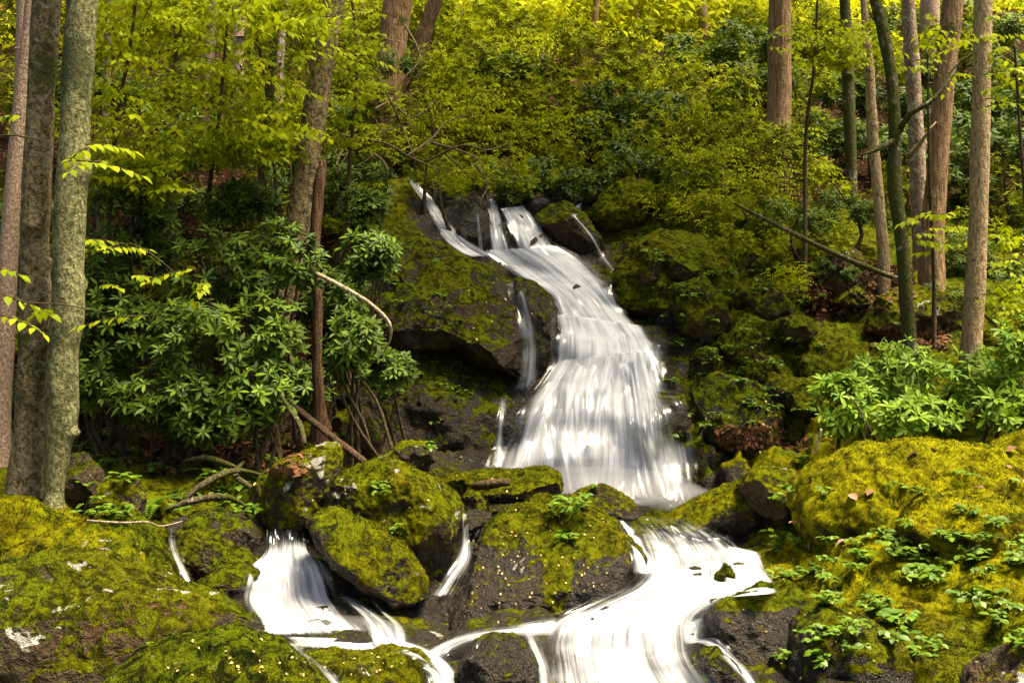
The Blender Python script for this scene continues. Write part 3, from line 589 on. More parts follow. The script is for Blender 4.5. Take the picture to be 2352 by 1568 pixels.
# slide
water([(1085,575,1290,560,.95),(1130,608,1345,590,1.),(1185,640,1395,640,1.),(1238,668,1420,682,1.),(1262,702,1452,722,1.),(1268,738,1500,772,1.),(1266,775,1515,800,1.)], 'waterfall', 5, 44, 80, .09, 2, .10, dmin=9.9)
water([(1300,575,1345,585,.35),(1340,605,1395,640,.4),(1370,650,1412,680,.5),(1390,690,1430,715,.6)], 'waterfall', 6, 14, 40, .05, 1)
# middle step
water([(1262,715,1480,745,1.),(1266,760,1512,782,.95),(1264,800,1526,812,.95),(1258,845,1530,840,1.),(1235,872,1535,868,1.),(1210,915,1540,905,.9)], 'waterfall', 7, 46, 60, .11, 2, .08, .03, dmin=9.9)
# big lower face
water([(1266,822,1515,795,1.),(1215,888,1535,862,1.),(1170,940,1560,915,.88),(1140,1000,1582,975,.80),(1118,1060,1600,1045,.78),(1095,1100,1608,1110,.82),(1080,1125,1616,1160,.9)], 'waterfall', 8, 80, 110, .13, 2, .09, .06, dmin=9.9)
water([(1258,842,1400,832,1.),(1232,900,1390,890,.7),(1220,980,1390,980,.62),(1230,1060,1400,1060,.6),(1240,1130,1420,1140,.7)], 'waterfall', 9, 40, 80, .22, 1, .2, .06, dmin=9.9)
water([(1400,832,1520,818,1.),(1410,900,1535,890,.75),(1420,980,1545,980,.66),(1430,1060,1560,1060,.62),(1440,1150,1580,1150,.8)], 'waterfall', 10, 40, 80, .22, 1, .2, .06, dmin=9.9)
water([(1520,905,1550,905,.6),(1540,925,1585,940,.55),(1560,980,1602,1010,.42),(1570,1040,1610,1070,.35),(1575,1120,1612,1130,.4)], 'waterfall', 11, 16, 50, .12, 1, .3, dmin=9.9)
# thin veils feathering out beyond the edges
water([(1120,565,1310,550,.42),(1115,600,1370,585,.44),(1165,640,1420,640,.44),(1215,670,1445,690,.44),(1240,705,1480,735,.46),(1245,760,1530,780,.46),(1225,850,1550,850,.44)], 'waterfall', 41, 40, 70, .12, 1, .3, .03, dmin=9.9)
water([(1235,830,1540,805,.46),(1180,890,1560,870,.46),(1145,950,1585,930,.44),(1125,1010,1605,1000,.42),(1110,1070,1615,1070,.44),(1095,1110,1622,1130,.5)], 'waterfall', 42, 70, 80, .18, 1, .3, .05, dmin=9.9)
water([(585,1215,730,1210,.36),(560,1280,760,1270,.44),(525,1340,790,1330,.46),(512,1400,815,1385,.44),(540,1450,860,1440,.46)], 'waterfall', 43, 40, 60, .16, 1, .3, .04)
water([(1400,1200,1680,1200,.36),(1410,1260,1750,1250,.45),(1400,1320,1800,1320,.45),(1290,1380,1760,1370,.46),(1190,1430,1670,1410,.46),(1180,1500,1670,1480,.46),(1180,1620,1760,1600,.48)], 'cascade', 44, 60, 80, .15, 1, .3, .04)
# left trickles
water([(1115,636,1200,640,.5),(1150,665,1222,662,.58),(1174,715,1232,715,.60),(1182,765,1246,765,.62),(1186,820,1248,820,.60),(1178,870,1244,868,.62),(1160,905,1236,900,.66)], 'waterfall', 12, 18, 70, .07, 1, .22, fade=(.15, .12))
water([(1144,895,1176,895,.55),(1134,960,1170,960,.6),(1126,1020,1168,1020,.62),(1112,1080,1172,1080,.75)], 'waterfall', 13, 12, 50, .06, 1, .25, fade=(.2, .1))
water([(1260,690,1272,690,.6),(1262,740,1282,738,.6),(1258,800,1280,800,.6),(1250,850,1285,850,.7)], 'waterfall', 14, 10, 40, .06, 1, .3)
# thin right trickle
water([(1338,458,1344,462,.7),(1305,482,1338,484,1.),(1312,498,1330,500,.8),(1328,518,1346,516,.7),(1350,550,1372,546,.75),(1370,585,1390,580,.75),(1395,620,1414,614,.85),(1404,632,1420,628,.9)], 'waterfall', 15, 12, 70, .06, 1, .25)
water([(1400,640,1414,640,.7),(1388,665,1412,665,.6),(1378,700,1420,700,.6)], 'waterfall', 16, 10, 24, .06, 1, .3)
# pool foam
water([(1090,1085,1290,1105,.9),(1110,1110,1480,1140,.95),(1280,1140,1610,1150,1.),(1430,1172,1615,1165,.9)], 'pool', 17, 40, 24, .08, 1, .2, .04, (.15, .4), dmin=9.75)
# lower cascade
water([(1385,1178,1600,1188,.30),(1408,1195,1640,1205,.36),(1428,1222,1675,1222,.48),(1435,1255,1720,1248,.64),(1435,1300,1762,1290,.70),(1390,1345,1790,1345,.70),(1312,1388,1712,1372,.76),(1230,1428,1655,1415,.74),(1200,1475,1655,1470,.68),(1200,1530,1675,1530,.66),(1195,1640,1775,1640,.68)], 'cascade', 21, 70, 130, .17, 1, .12, .05)
water([(1405,1190,1450,1195,.8),(1430,1235,1478,1235,.85),(1442,1280,1510,1280,.95),(1440,1320,1540,1320,.9)], 'cascade', 22, 16, 40, .12, 1, .2)
water([(1660,1248,1750,1268,.9),(1650,1290,1765,1292,.95),(1640,1350,1795,1345,1.),(1600,1378,1800,1362,.9)], 'cascade', 23, 26, 36, .11, 2, .12, .03)
water([(1550,1440,1640,1400,.9),(1560,1480,1625,1455,.9),(1600,1480,1660,1465,.8),(1650,1510,1700,1510,.7),(1690,1560,1750,1560,.8),(1720,1640,1800,1640,.9)], 'cascade', 24, 20, 60, .10, 1, .2)
water([(1300,1400,1280,1475,.9),(1190,1422,1195,1470,.66),(1105,1434,1115,1478,.60),(1035,1448,1055,1500,.62),(980,1472,1020,1530,.66),(950,1505,1030,1560,.68),(955,1560,1085,1580,.70),(970,1640,1130,1640,.75)], 'cascade', 25, 24, 90, .08, 2, .2)
water([(1090,1455,1140,1450,.7),(1070,1485,1110,1480,.6),(1050,1520,1085,1515,.6)], 'cascade', 26, 12, 30, .06, 1, .3)
water([(1170,1450,1260,1450,.7),(1195,1490,1270,1490,.6),(1215,1550,1290,1550,.7),(1215,1640,1300,1640,.9)], 'cascade', 27, 24, 50, .09, 1, .25)
# small fan fall
water([(598,1208,716,1208,.22),(597,1240,720,1235,.38),(590,1270,726,1262,.7),(555,1300,755,1290,.82),(538,1340,778,1330,.74),(526,1385,800,1375,.70),(550,1430,840,1420,.74),(590,1468,870,1455,.85)], 'waterfall', 31, 50, 80, .12, 1, .10, .05)
water([(770,1370,800,1365,.6),(790,1395,860,1390,.6),(810,1430,920,1430,.65),(830,1475,955,1475,.9)], 'waterfall', 32, 30, 40, .10, 1, .2, .05)
water([(845,1370,865,1370,.5),(860,1395,880,1395,.5),(880,1440,955,1440,.6),(880,1490,960,1490,.8)], 'waterfall', 33, 20, 36, .08, 1, .25)
water([(590,1455,960,1470,1.),(615,1475,965,1490,.9),(640,1492,975,1512,.4)], 'pool', 34, 40, 20, .05, 1, .2, .03, (.2, .5))
water([(620,1470,720,1480,.7),(655,1500,735,1500,.5),(690,1530,770,1530,.45),(735,1580,810,1575,.6),(770,1640,850,1640,.6)], 'stream', 35, 20, 50, .06, 1, .25)
water([(720,1490,960,1500,.35),(760,1520,900,1520,.3),(800,1560,900,1545,.3)], 'stream', 38, 20, 30, .05, 1, .3)
water([(840,1440,860,1492,.9),(920,1456,930,1512,.85),(985,1478,985,1535,.8),(1040,1515,1010,1570,.85),(1085,1580,1030,1640,.9)], 'stream', 45, 18, 50, .09, 1, .2)
# left trickle
water([(380,1205,415,1198,.9),(370,1225,418,1222,.75),(378,1262,420,1258,.7),(398,1300,434,1300,.85),(418,1340,452,1336,.9),(438,1380,475,1376,.9)], 'stream', 36, 14, 60, .14, 1, .3, fade=(.15, .2), dmin=6.7)
# trickle right of the round boulder
water([(1056,1175,1078,1175,.9),(1052,1230,1086,1230,.85),(1036,1280,1096,1280,.8),(1000,1325,1080,1325,.7),(960,1375,1060,1372,.75)], 'stream', 37, 20, 60, .14, 1, .25)
water([(1095,1215,1110,1212,.7),(1080,1245,1092,1245,.6),(1070,1280,1085,1280,.6)], 'stream', 39, 8, 30, .05, 1, .3)
water([(1040,1380,1070,1380,.5),(1050,1410,1075,1410,.4),(1052,1445,1080,1445,.4)], 'stream', 40, 10, 30, .06, 1, .3)
#PLANTS
# ------------------------------------------------------------------ tubes, trunks, branches
def tube(path, radii, nseg=10, sub=None, noise=0.0, seed=0, knots=0, cap=True):
    """smooth tapered tube through path points (world); returns V,F"""
    P = np.array([tuple(p) for p in path], float); R = np.array(radii, float)
    L = np.linalg.norm(P[1:] - P[:-1], axis=1).sum(); n = sub or max(4, int(L / .08))
    n = min(n, 220)
    C = catmull(np.hstack([P, R[:, None]]), n); R = np.maximum(C[:, 3], .0015); C = C[:, :3]
    T = np.gradient(C, axis=0); T /= np.linalg.norm(T, axis=1, keepdims=True) + 1e-9
    ref = np.array([0, 1, 0.]) if abs(T[:, 1]).mean() < .8 else np.array([1., 0, 0])
    A = np.cross(T, ref); A /= np.linalg.norm(A, axis=1, keepdims=True) + 1e-9; Bn = np.cross(T, A)
    th = np.linspace(0, 2 * math.pi, nseg, endpoint=False)
    ring = np.cos(th)[None, :, None] * A[:, None] + np.sin(th)[None, :, None] * Bn[:, None]
    rr = np.repeat(R[:, None], nseg, 1)
    if noise > 0:
        q = (C[:, None] + ring * R[:, None, None]).reshape(-1, 3)
        f = fbm(q * np.array([7, 7, 2.2]) + seed * 3.1, 3, seed).reshape(n, nseg) * noise + fbm(q * np.array([22, 22, 6]) + seed, 2, seed + 2).reshape(n, nseg) * noise * .45
        rnd = random.Random(seed)
        for k in range(knots):
            i0 = rnd.uniform(.05, .8) * n; t0 = rnd.uniform(0, 2 * math.pi)
            dth = np.angle(np.exp(1j * (th - t0)))
            f += rnd.uniform(.25, .6) * np.exp(-((np.arange(n)[:, None] - i0) * L / n / (R.mean() * .9)) ** 2) * np.exp(-(dth[None] / .7) ** 2)
        rr = rr * (1 + f)
    V = (C[:, None] + ring * rr[:, :, None]).reshape(-1, 3)
    i = np.arange(n * nseg).reshape(n, nseg); j = np.roll(i, -1, 1)
    F = np.stack([i[:-1], j[:-1], j[1:], i[1:]], -1).reshape(-1, 4)
    if cap:
        V = np.vstack([V, C[0], C[-1]]); a, b = n * nseg, n * nseg + 1
        F = np.vstack([F, np.stack([np.full(nseg, a), j[0], i[0], np.full(nseg, a)], -1)[:, :4], np.stack([np.full(nseg, b), i[-1], j[-1], np.full(nseg, b)], -1)])
    return V, F
def join(parts):
    Vs, Fs, o = [], [], 0
    for v, f in parts: Vs.append(v); Fs.append(f + o); o += len(v)
    return np.vstack(Vs), np.vstack(Fs)
def tri_fix(F): return F
def mesh_tube(name, parts, mat, org):
    V, F = join(parts); V = V - np.array(org)
    # degenerate cap quads become triangles
    me = bpy.data.meshes.new(name)
    faces = [tuple(dict.fromkeys(int(x) for x in f)) for f in F]
    me.from_pydata([tuple(v) for v in V], [], faces); me.polygons.foreach_set('use_smooth', [True] * len(me.polygons)); me.materials.append(mat); me.update()
    return me

# ------------------------------------------------------------------ leaves
def leaf_shape(L, Wd, fold=.18, droop=.18, n=4, point=.5, wide=.5):
    """leaf along +X, up +Z: 3 columns, V-fold; returns V,F (quads)"""
    V = []; st = np.linspace(0, 1, n + 1)
    for s in st:
        ww = Wd * .5 * (math.sin(math.pi * min(1, s ** (math.log(.5) / math.log(wide)) )) ** .8 if 0 < s < 1 else .06)
        x = L * s; z = -droop * L * s * s
        V += [(x, ww, z + fold * ww), (x, 0, z), (x, -ww, z + fold * ww)]
    F = []
    for k in range(n):
        a = k * 3; F += [(a, a + 1, a + 4, a + 3), (a + 1, a + 2, a + 5, a + 4)]
    return np.array(V), np.array(F)
LEAF_R = leaf_shape(.140, .040, .22, .22, 4, wide=.60)
LEAF_R2 = leaf_shape(.135, .046, .2, .25, 2, wide=.55)
LEAF_B = leaf_shape(.078, .046, .12, .3, 3, wide=.42)
LEAF_B2 = leaf_shape(.085, .052, .1, .3, 2, wide=.45)
LEAF_H = leaf_shape(.060, .042, .15, .25, 3, wide=.5)
def leaf_me(name, sh, mat): return mesh_np(name, sh[0], sh[1], mat, True)
ME_LEAF = leaf_me('rhododendron_leaf', LEAF_R, M['rhodo']); ME_LEAF_RT = leaf_me('bright_rhododendron_leaf', LEAF_R, M['right_leaf'])
ME_BEECH = leaf_me('beech_leaf', LEAF_B, M['beech']); ME_HERB = leaf_me('herb_leaf', LEAF_H, M['herb'])

def rot_to(axis):
    return Vector((0, 0, 1)).rotation_difference(Vector(axis).normalized()).to_matrix()
def whorl_mats(rnd, axis, n=8, open_=1.15):
    """3x3 frames of leaves round an axis: local X of each leaf points out of the whorl"""
    Q = rot_to(axis); out = []
    a0 = rnd.uniform(0, 6.28)
    for k in range(n):
        a = a0 + k * 6.283 / n + rnd.uniform(-.2, .2); e = open_ + rnd.uniform(-.45, .4)   # angle from the axis
        x = Vector((math.cos(a) * math.sin(e), math.sin(a) * math.sin(e), math.cos(e)))
        z = Vector((-math.cos(a) * math.cos(e), -math.sin(a) * math.cos(e), math.sin(e)))
        y = z.cross(x); m = Matrix((x, y, z)).transposed()
        out.append(Q @ m @ Matrix.Rotation(rnd.uniform(-.25, .25), 3, 'X'))
    return out
def mass(sh, frames):
    """joined leaves. frames: list of (3x3, origin, scale, tint)"""
    lv, lf = sh; n = len(frames); m = len(lv)
    R = np.array([[list(r) for r in f[0]] for f in frames]); O = np.array([tuple(f[1]) for f in frames]); s = np.array([f[2] for f in frames])
    V = np.einsum('nij,mj->nmi', R, lv) * s[:, None, None] + O[:, None]
    F = (lf[None] + (np.arange(n) * m)[:, None, None]).reshape(-1, lf.shape[1])
    return V.reshape(-1, 3), F, np.repeat(np.array([f[3] for f in frames]), m)
def shell_point(rnd, rx, ry, rz, inner=.45):
    while True:
        v = Vector((rnd.gauss(0, 1), rnd.gauss(0, 1), rnd.gauss(0, 1)))
        if v.length > .01: break
    v.normalize(); r = rnd.uniform(inner ** 3, 1) ** (1 / 3)
    return Vector((v.x * rx * r, v.y * ry * r, v.z * rz * r)), v
def whorl_mass_mesh(name, mat, nw, rx, ry, rz, seed, sc=1.0, sh=LEAF_R2, lean=(0, -.25, .75), nl=7):
    rnd = random.Random(seed); fr = []
    lumps = [shell_point(rnd, rx * .75, ry * .75, rz * .75, .3)[0] for _ in range(11)]
    for k in range(nw):
        c = rnd.choice(lumps); p, v = shell_point(rnd, rx * .38, ry * .38, rz * .30, .4); p = p + c
        ax = v * .7 + Vector(lean); tint = min(1, max(0, rnd.gauss(.45, .28)))
        for m in whorl_mats(rnd, ax, nl): fr.append((m, p, sc * rnd.uniform(.75, 1.2), min(1, max(0, tint + rnd.uniform(-.15, .15)))))
    V, F, t = mass(sh, fr); return mesh_np(name, V, F, mat, True, dict(tint=t))
def spray_frames(rnd, p, dirv, L, n=10, sc=1.0):
    """flat spray of alternate leaves along a drooping twig; returns leaf frames and twig path"""
    d = Vector(dirv).normalized(); side = d.cross(Vector((0, 0, 1)));
    if side.length < .05: side = Vector((1, 0, 0))
    side.normalize(); fr = []; path = []
    for k in range(n):
        s = (k + .6) / n; q = Vector(p) + d * (L * s) + Vector((0, 0, -.22 * L * s * s)); sg = 1 if k % 2 else -1
        x = (d * .55 + side * sg * .75 + Vector((0, 0, -rnd.uniform(.1, .75)))).normalized()
        if k == n - 1: x = (d + Vector((0, 0, -.4))).normalized()
        up = Vector((rnd.uniform(-.3, .3), rnd.uniform(-.5, .1), 1)); y = up.cross(x).normalized(); z = x.cross(y)
        fr.append((Matrix((x, y, z)).transposed(), q, sc * rnd.uniform(.75, 1.2)))
    for s in (0, .35, .7, 1.0): path.append(Vector(p) + d * (L * s) + Vector((0, 0, -.22 * L * s * s)))
    return fr, path
def spray_mass_mesh(name, mat, ns, rx, ry, rz, seed, sc=1.0, sh=LEAF_B2, nl=9, L=.55):
    rnd = random.Random(seed); fr = []
    lumps = [shell_point(rnd, rx * .8, ry * .8, rz * .8, .2)[0] for _ in range(9)]
    for k in range(ns):
        c = rnd.choice(lumps); p, v = shell_point(rnd, rx * .5, ry * .5, rz * .35, .1); p += c
        a = rnd.uniform(0, 6.283); tint = min(1, max(0, rnd.gauss(.5, .25)))
        f, _ = spray_frames(rnd, p, (math.cos(a), math.sin(a), rnd.uniform(-.25, .25)), L * sc * rnd.uniform(.7, 1.2), nl, sc)
        fr += [(m, q, s, min(1, max(0, tint + rnd.uniform(-.2, .2)))) for m, q, s in f]
    V, F, t = mass(sh, fr); return mesh_np(name, V, F, mat, True, dict(tint=t))

def part(name, me, parent, mat3=None, loc=(0, 0, 0), sc=1.0):
    o = bpy.data.objects.new(name, me); COL.objects.link(o); o.parent = parent
    M4 = (mat3.to_4x4() if mat3 is not None else Matrix.Identity(4)); M4 = Matrix.Translation(loc) @ M4 @ Matrix.Scale(sc, 4)
    o.matrix_basis = M4; return o
_tw, _tf = tube([(0, 0, -.10), (.006, 0, -.05), (0, 0, 0), (0, 0, .018)], [.006, .005, .0055, .002], 5, 5)
ME_TWIG = {}
def twig_me():
    if 'a' not in ME_TWIG: ME_TWIG['a'] = mesh_tube('leafy_twig', [(_tw, _tf)], M['stem'], (0, 0, 0))
    return ME_TWIG['a']

def rhododendron(label, px, py, D, rpx, rpy, seed, bright=False, nclus=34, nmass=60, rd=None, group=None, lean=(0, -.45, .7), base=None):
    """shrub: individually built leaves towards the stream, joined foliage behind, crooked stems"""
    rnd = random.Random(seed); c = at(px, py, D); rx = rpx / PW * D; rz = rpy / PW * D; ry = rd or .55 * (rx + rz) * .8
    bx, by = (c.x + rnd.uniform(-.2, .2), c.y + ry * .35) if base is None else base
    bz = drop(bx, by, c.z + 4)[0] if base is None else base[2] if len(base) > 2 else drop(bx, by)[0]
    bz = min(bz, c.z - .1)
    root = put(empty('rhododendron', (bx, by, bz)), label, 'shrub', group); o = Vector((bx, by, bz))
    leafm = ME_LEAF_RT if bright else ME_LEAF
    pts = []
    for k in range(nclus * 3):
        p, v = shell_point(rnd, rx, ry, rz, .75); pts.append((p, v))
    pts.sort(key=lambda t: t[1].y - .5 * t[1].z + rnd.uniform(-.7, .7)); pts = pts[:nclus]
    for p, v in pts:
        ax = v * .55 + Vector(lean) + Vector((rnd.uniform(-.3, .3), rnd.uniform(-.2, .2), rnd.uniform(-.2, .2)))
        csc = rnd.uniform(.5, .92)
        cl = part('leaf_cluster', twig_me(), root, rot_to(ax), c + p - o)
        for m in whorl_mats(rnd, (0, 0, 1), rnd.randint(5, 9), rnd.uniform(.95, 1.45)): part('leaf', leafm, cl, m, (0, 0, 0), csc * rnd.uniform(.65, 1.15))
    me = whorl_mass_mesh('rhododendron_foliage', M['right_mass'] if bright else M['rhodo_mass'], nmass, rx * 1.05, ry, rz * 1.05, seed + 5, .78, lean=lean)
    put(part('foliage', me, root, None, c - o), kind='stuff')
    st = []
    for k in range(4):
        p, v = shell_point(rnd, rx * .8, ry * .8, rz * .8, .6); e = c + p - o; mid = Vector((e.x * .35 + rnd.uniform(-.15, .15), e.y * .4 + rnd.uniform(-.1, .1), e.z * .45 + rnd.uniform(-.1, .2)))
        st.append(tube([(rnd.uniform(-.35, .35), rnd.uniform(-.15, .25), -.15), mid, (mid + e) / 2 + Vector((rnd.uniform(-.12, .12), rnd.uniform(-.1, .1), rnd.uniform(-.1, .1))), e], [.022, .016, .011, .005], 6, 14))
    for q in st: part('stem', mesh_tube('stem', [q], M['stem'], (0, 0, 0)), root)
    return root

# ------------------------------------------------------------------ trees with real trunks
CROWN = [spray_mass_mesh('tree_crown_%d' % k, M['canopy'], 150, 2.2, 2.2, 1.5, 300 + k, 1.9, nl=8, L=.6) for k in range(2)]
def tree(name, label, pts, D, mat, seed, crown_z=None, knots=2, noise=.06, group=None, nseg=18, crown=True, flare=1.25, cat='tree', extra=()):
    """pts: (px,py,width_px) from foot to the top of the view; the trunk goes on above the frame to a crown"""
    P = [at(px, py, D) for px, py, _ in pts]; R = [wd / PW * D / 2 for _, _, wd in pts]
    f = P[0]; gz = drop(f.x, f.y, f.z + 3)[0]
    foot = Vector((f.x, f.y, min(gz, f.z) - .15))
    if foot.z < f.z - .05: P.insert(0, foot); R.insert(0, R[0] * flare)
    o = Vector(foot)
    rnd = random.Random(seed)
    if crown:
        d = (P[-1] - P[-2]).normalized(); top = P[-1]; cz = crown_z or rnd.uniform(11, 14) + max(0, D - 10) * .9
        h = max(1.5, cz - top.z); P += [top + d * h * .5 + Vector((0, 0, 0)), top + d * h]; R += [R[-1] * .85, R[-1] * .55]
    root = put(empty(name, o), label, cat, group)
    part('trunk', mesh_tube('trunk', [tube(P, R, nseg, None, noise, seed, knots)], mat, o), root)
    if crown:
        e = P[-1]
        for k in range(4):
            a = rnd.uniform(0, 6.28); b = e + Vector((math.cos(a) * 1.5, math.sin(a) * 1.5, rnd.uniform(.3, 1.2))); s0 = P[-2].lerp(e, rnd.uniform(.3, .9))
            part('limb', mesh_tube('limb', [tube([s0, s0.lerp(b, .5) + Vector((0, 0, .15)), b], [R[-1] * .6, R[-1] * .4, .012], 7, 10)], mat, o), root)
        put(part('crown', CROWN[seed % 2], root, Matrix.Rotation(rnd.uniform(0, 6.28), 3, 'Z'), e + Vector((0, 0, .5)) - o, rnd.uniform(.8, 1.1)), kind='stuff')
    for nm, path, rad in extra:
        part(nm, mesh_tube(nm, [tube([at(*q) for q in path], rad, 8, None, .08, seed + 3)], mat, o), root)
    return root

tree('beech_tree', 'slender pale pinkish trunk at the far left edge', [(-2,960,50),(8,800,48),(22,560,42),(46,280,38),(64,90,30),(72,0,26)], 9.1, M['bark_pink'], 1, knots=1, noise=.02)
tree('forest_tree', 'brown mottled trunk, the left one of the touching twin trunks', [(60,1140,98),(66,1030,78),(78,850,72),(82,700,70),(79,522,64),(92,260,62),(110,0,60)], 7.7, M['bark_dark'], 2, knots=5, noise=.07, flare=1.5)
tree('forest_tree', 'grey-green bulging trunk, the right one of the touching twin trunks', [(124,1135,44),(130,1040,56),(142,940,72),(145,800,66),(156,720,74),(158,600,68),(161,500,68),(172,260,66),(190,0,68)], 7.55, M['bark_green'], 3, knots=5, noise=.06, flare=1.6)
tree('birch_tree', 'flaky tan and black trunk leaning right above the left rhododendrons', [(645,760,62),(665,620,58),(690,480,56),(712,330,52),(735,180,54),(757,60,52),(768,0,50)], 10.7, M['bark_birch'], 4, knots=3, noise=.10)
tree('dead_tree', 'reddish dead broken trunk standing beside the leaning flaky tree', [(738,985,46),(733,940,30),(728,850,25),(730,700,23),(722,600,22),(730,470,27),(738,400,25),(744,368,9)], 10.35, M['bark_red'], 5, crown=False, noise=.14, knots=1, flare=1.3, cat='dead tree')
tree('hemlock_tree', 'thick brown trunk behind tangled twigs at the top left of centre', [(880,330,72),(888,220,66),(900,110,66),(915,0,64)], 15.8, M['bark_brown'], 6, noise=.05)
tree('hemlock_tree', 'orange-brown slanting trunk beside the thick brown one', [(920,330,44),(945,200,42),(975,80,36),(1000,0,34)], 16.2, M['bark_red'], 7, noise=.06)
tree('hemlock_tree', 'straight thick brown trunk above the right rock wall', [(1785,330,62),(1790,220,54),(1790,100,52),(1792,0,50)], 15.6, M['bark_brown'], 8, noise=.05)
tree('dead_tree', 'thin peeling orange-tan trunk among the right trees', [(2030,620,26),(2018,450,25),(2005,320,24),(1998,180,22),(1988,60,17),(1984,0,15)], 12.8, M['bark_tan'], 9, noise=.12)
tree('mossy_tree', 'thin dark mossy trunk in front on the right', [(2090,800,32),(2082,700,30),(2072,560,30),(2055,430,30),(2056,300,30),(2046,170,27),(2025,60,26),(2010,0,25)], 10.9, M['bark_moss'], 10, noise=.07, knots=3,
     extra=[('branch', [(2066,300,10.9),(2090,262,10.7),(2130,240,10.6),(2165,205,10.6),(2180,170,10.6),(2200,145,10.6),(2215,132,10.6)], [.035,.032,.026,.022,.016,.012,.006]), ('branch', [(2062,318,10.9),(2030,335,10.8),(2000,350,10.8),(1978,355,10.8)], [.034,.03,.018,.008])])
tree('forest_tree', 'white-spotted straight trunk right of the dark mossy one', [(2115,600,36),(2110,450,36),(2104,300,34),(2095,150,34),(2085,0,30)], 13.2, M['bark_white'], 11, noise=.05)
tree('forest_tree', 'brown trunk leaning slightly right between two pale trunks', [(2140,560,54),(2150,430,50),(2160,300,46),(2172,150,46),(2190,0,46)], 12.6, M['bark_brown'], 12, noise=.05)
tree('forest_tree', 'straight tan trunk nearest the right edge', [(2232,790,46),(2240,650,44),(2248,480,42),(2252,300,42),(2256,120,40),(2258,0,40)], 11.0, M['bark_tan'], 13, noise=.04, knots=2)
tree('forest_tree', 'pink far trunk at the top right behind the others', [(2132,230,40),(2135,100,42),(2136,0,42)], 21, M['bark_pink'], 14, noise=.04)
tree('forest_tree', 'thin pale trunk just right of the twin trunks', [(232,520,20),(240,360,18),(246,180,16),(248,0,14)], 12.5, M['bark_birch'], 15, noise=.06)
tree('forest_tree', 'thin mossy trunk rising through the left rhododendrons', [(398,640,24),(395,500,22),(398,380,20),(405,220,18),(410,0,16)], 11.6, M['bark_moss'], 16, noise=.06)
tree('forest_tree', 'thin yellow-mossed trunk left of the leaning flaky tree', [(612,700,26),(606,560,24),(602,430,22),(615,280,20),(630,100,18),(640,0,16)], 11.2, M['bark_moss'], 17, noise=.08)
tree('forest_tree', 'pale pink trunk at top left seen between beech leaves', [(470,200,24),(485,90,24),(495,0,24)], 17, M['bark_pink'], 18, noise=.05)
tree('forest_tree', 'short glimpse of pale trunk above the beech leaves left of the flaky tree', [(548,240,30),(545,100,30),(548,0,30)], 19, M['bark_pink'], 19, noise=.05)
tree('forest_tree', 'thin pink-grey trunk leaning left of the flaky tree top', [(640,200,22),(645,100,22),(655,0,20)], 16, M['bark_white'], 20, noise=.05)
tree('forest_tree', 'dark slim trunk in the shade left of the peeling orange one', [(1955,400,26),(1950,250,28),(1945,100,26),(1940,0,24)], 15, M['bark_moss'], 21, noise=.06)
tree('forest_tree', 'pale trunk at the top centre amid bright leaves', [(1388,170,30),(1390,80,32),(1385,0,32)], 25, M['bark_pink'], 22, noise=.04)
tree('forest_tree', 'dark slim trunk at the top centre next to the pale one', [(1362,160,16),(1365,80,16),(1370,0,16)], 23, M['bark_brown'], 23, noise=.04)
tree('forest_tree', 'slim light trunk at the top just left of centre', [(1185,120,16),(1190,60,14),(1195,0,14)], 24, M['bark_tan'], 24, noise=.04)
tree('forest_tree', 'pinkish trunk at the top right of centre', [(1620,120,22),(1615,50,22),(1612,0,22)], 24, M['bark_pink'], 25, noise=.04)
tree('forest_tree', 'pink pale trunk in the upper left corner behind the edge trunk', [(40,330,30),(50,150,30),(55,0,30)], 14, M['bark_pink'], 26, noise=.04)

# ------------------------------------------------------------------ branches, logs and roots
def stick(name, label, pts, rad, mat, cat, seed=1, nseg=10, noise=.1, group=None):
    P = [at(*p) for p in pts]; o = P[0]
    me = mesh_tube(name, [tube(P, rad, nseg, None, noise, seed, 1)], mat, o)
    return put(link(name, me, None, o), label, cat, group)
stick('fallen_branch', 'pale bare branch arching down in front of the left rock face', [(690,608,10.7),(715,622,10.0),(760,645,9.3),(815,675,9.1),(860,705,9.05),(893,740,9.05),(897,775,9.1),(885,805,9.2)], [.012,.02,.021,.020,.018,.016,.011,.004], M['palebranch'], 'branch')
stick('log', 'brown weathered log lying diagonally behind the grey-peaked boulder', [(640,900,10.2),(690,945,9.6),(740,985,9.3),(790,1025,9.0),(850,1070,8.7)], [.022,.03,.034,.036,.03], M['log'], 'log', 2, 14, .16)
stick('log', 'short broken log resting on the flat slab at the waterfall foot', [(1085,1116,8.75),(1115,1112,8.72),(1150,1108,8.7),(1172,1108,8.7)], [.03,.042,.04,.032], M['log'], 'log', 3, 14, .16)
stick('fallen_branch', 'mossy crooked stick standing against the upright boulder', [(640,900,9.0),(665,940,8.9),(690,975,8.7),(700,1020,8.5)], [.012,.02,.022,.018], M['bark_moss'], 'branch', 4)
stick('fallen_log', 'lichened thin log slanting down across the right slope', [(1690,470,12.6),(1780,515,12.3),(1880,565,12.0),(1970,605,11.8),(2060,640,11.6)], [.018,.026,.03,.034,.03], M['bark_moss'], 'log', 5, 12, .12)
stick('fallen_branch', 'orange bare branch tip between the right trunks', [(2085,360,11.8),(2110,335,11.7),(2130,305,11.6),(2150,280,11.6)], [.03,.026,.018,.005], M['bark_tan'], 'branch', 6)
stick('fallen_branch', 'thin twig lying across the ridge-shaped boulder on the left', [(200,1195,6.35),(280,1200,6.3),(340,1198,6.35),(370,1208,6.6),(420,1196,7.2)], [.006,.007,.006,.005,.004], M['palebranch'], 'twig', 7, 6)
stick('fallen_branch', 'upright broken twig on the golden moss dome', [(1872,1040,8.0),(1880,1010,7.9),(1886,985,7.85)], [.012,.011,.009], M['palebranch'], 'twig', 8, 6)
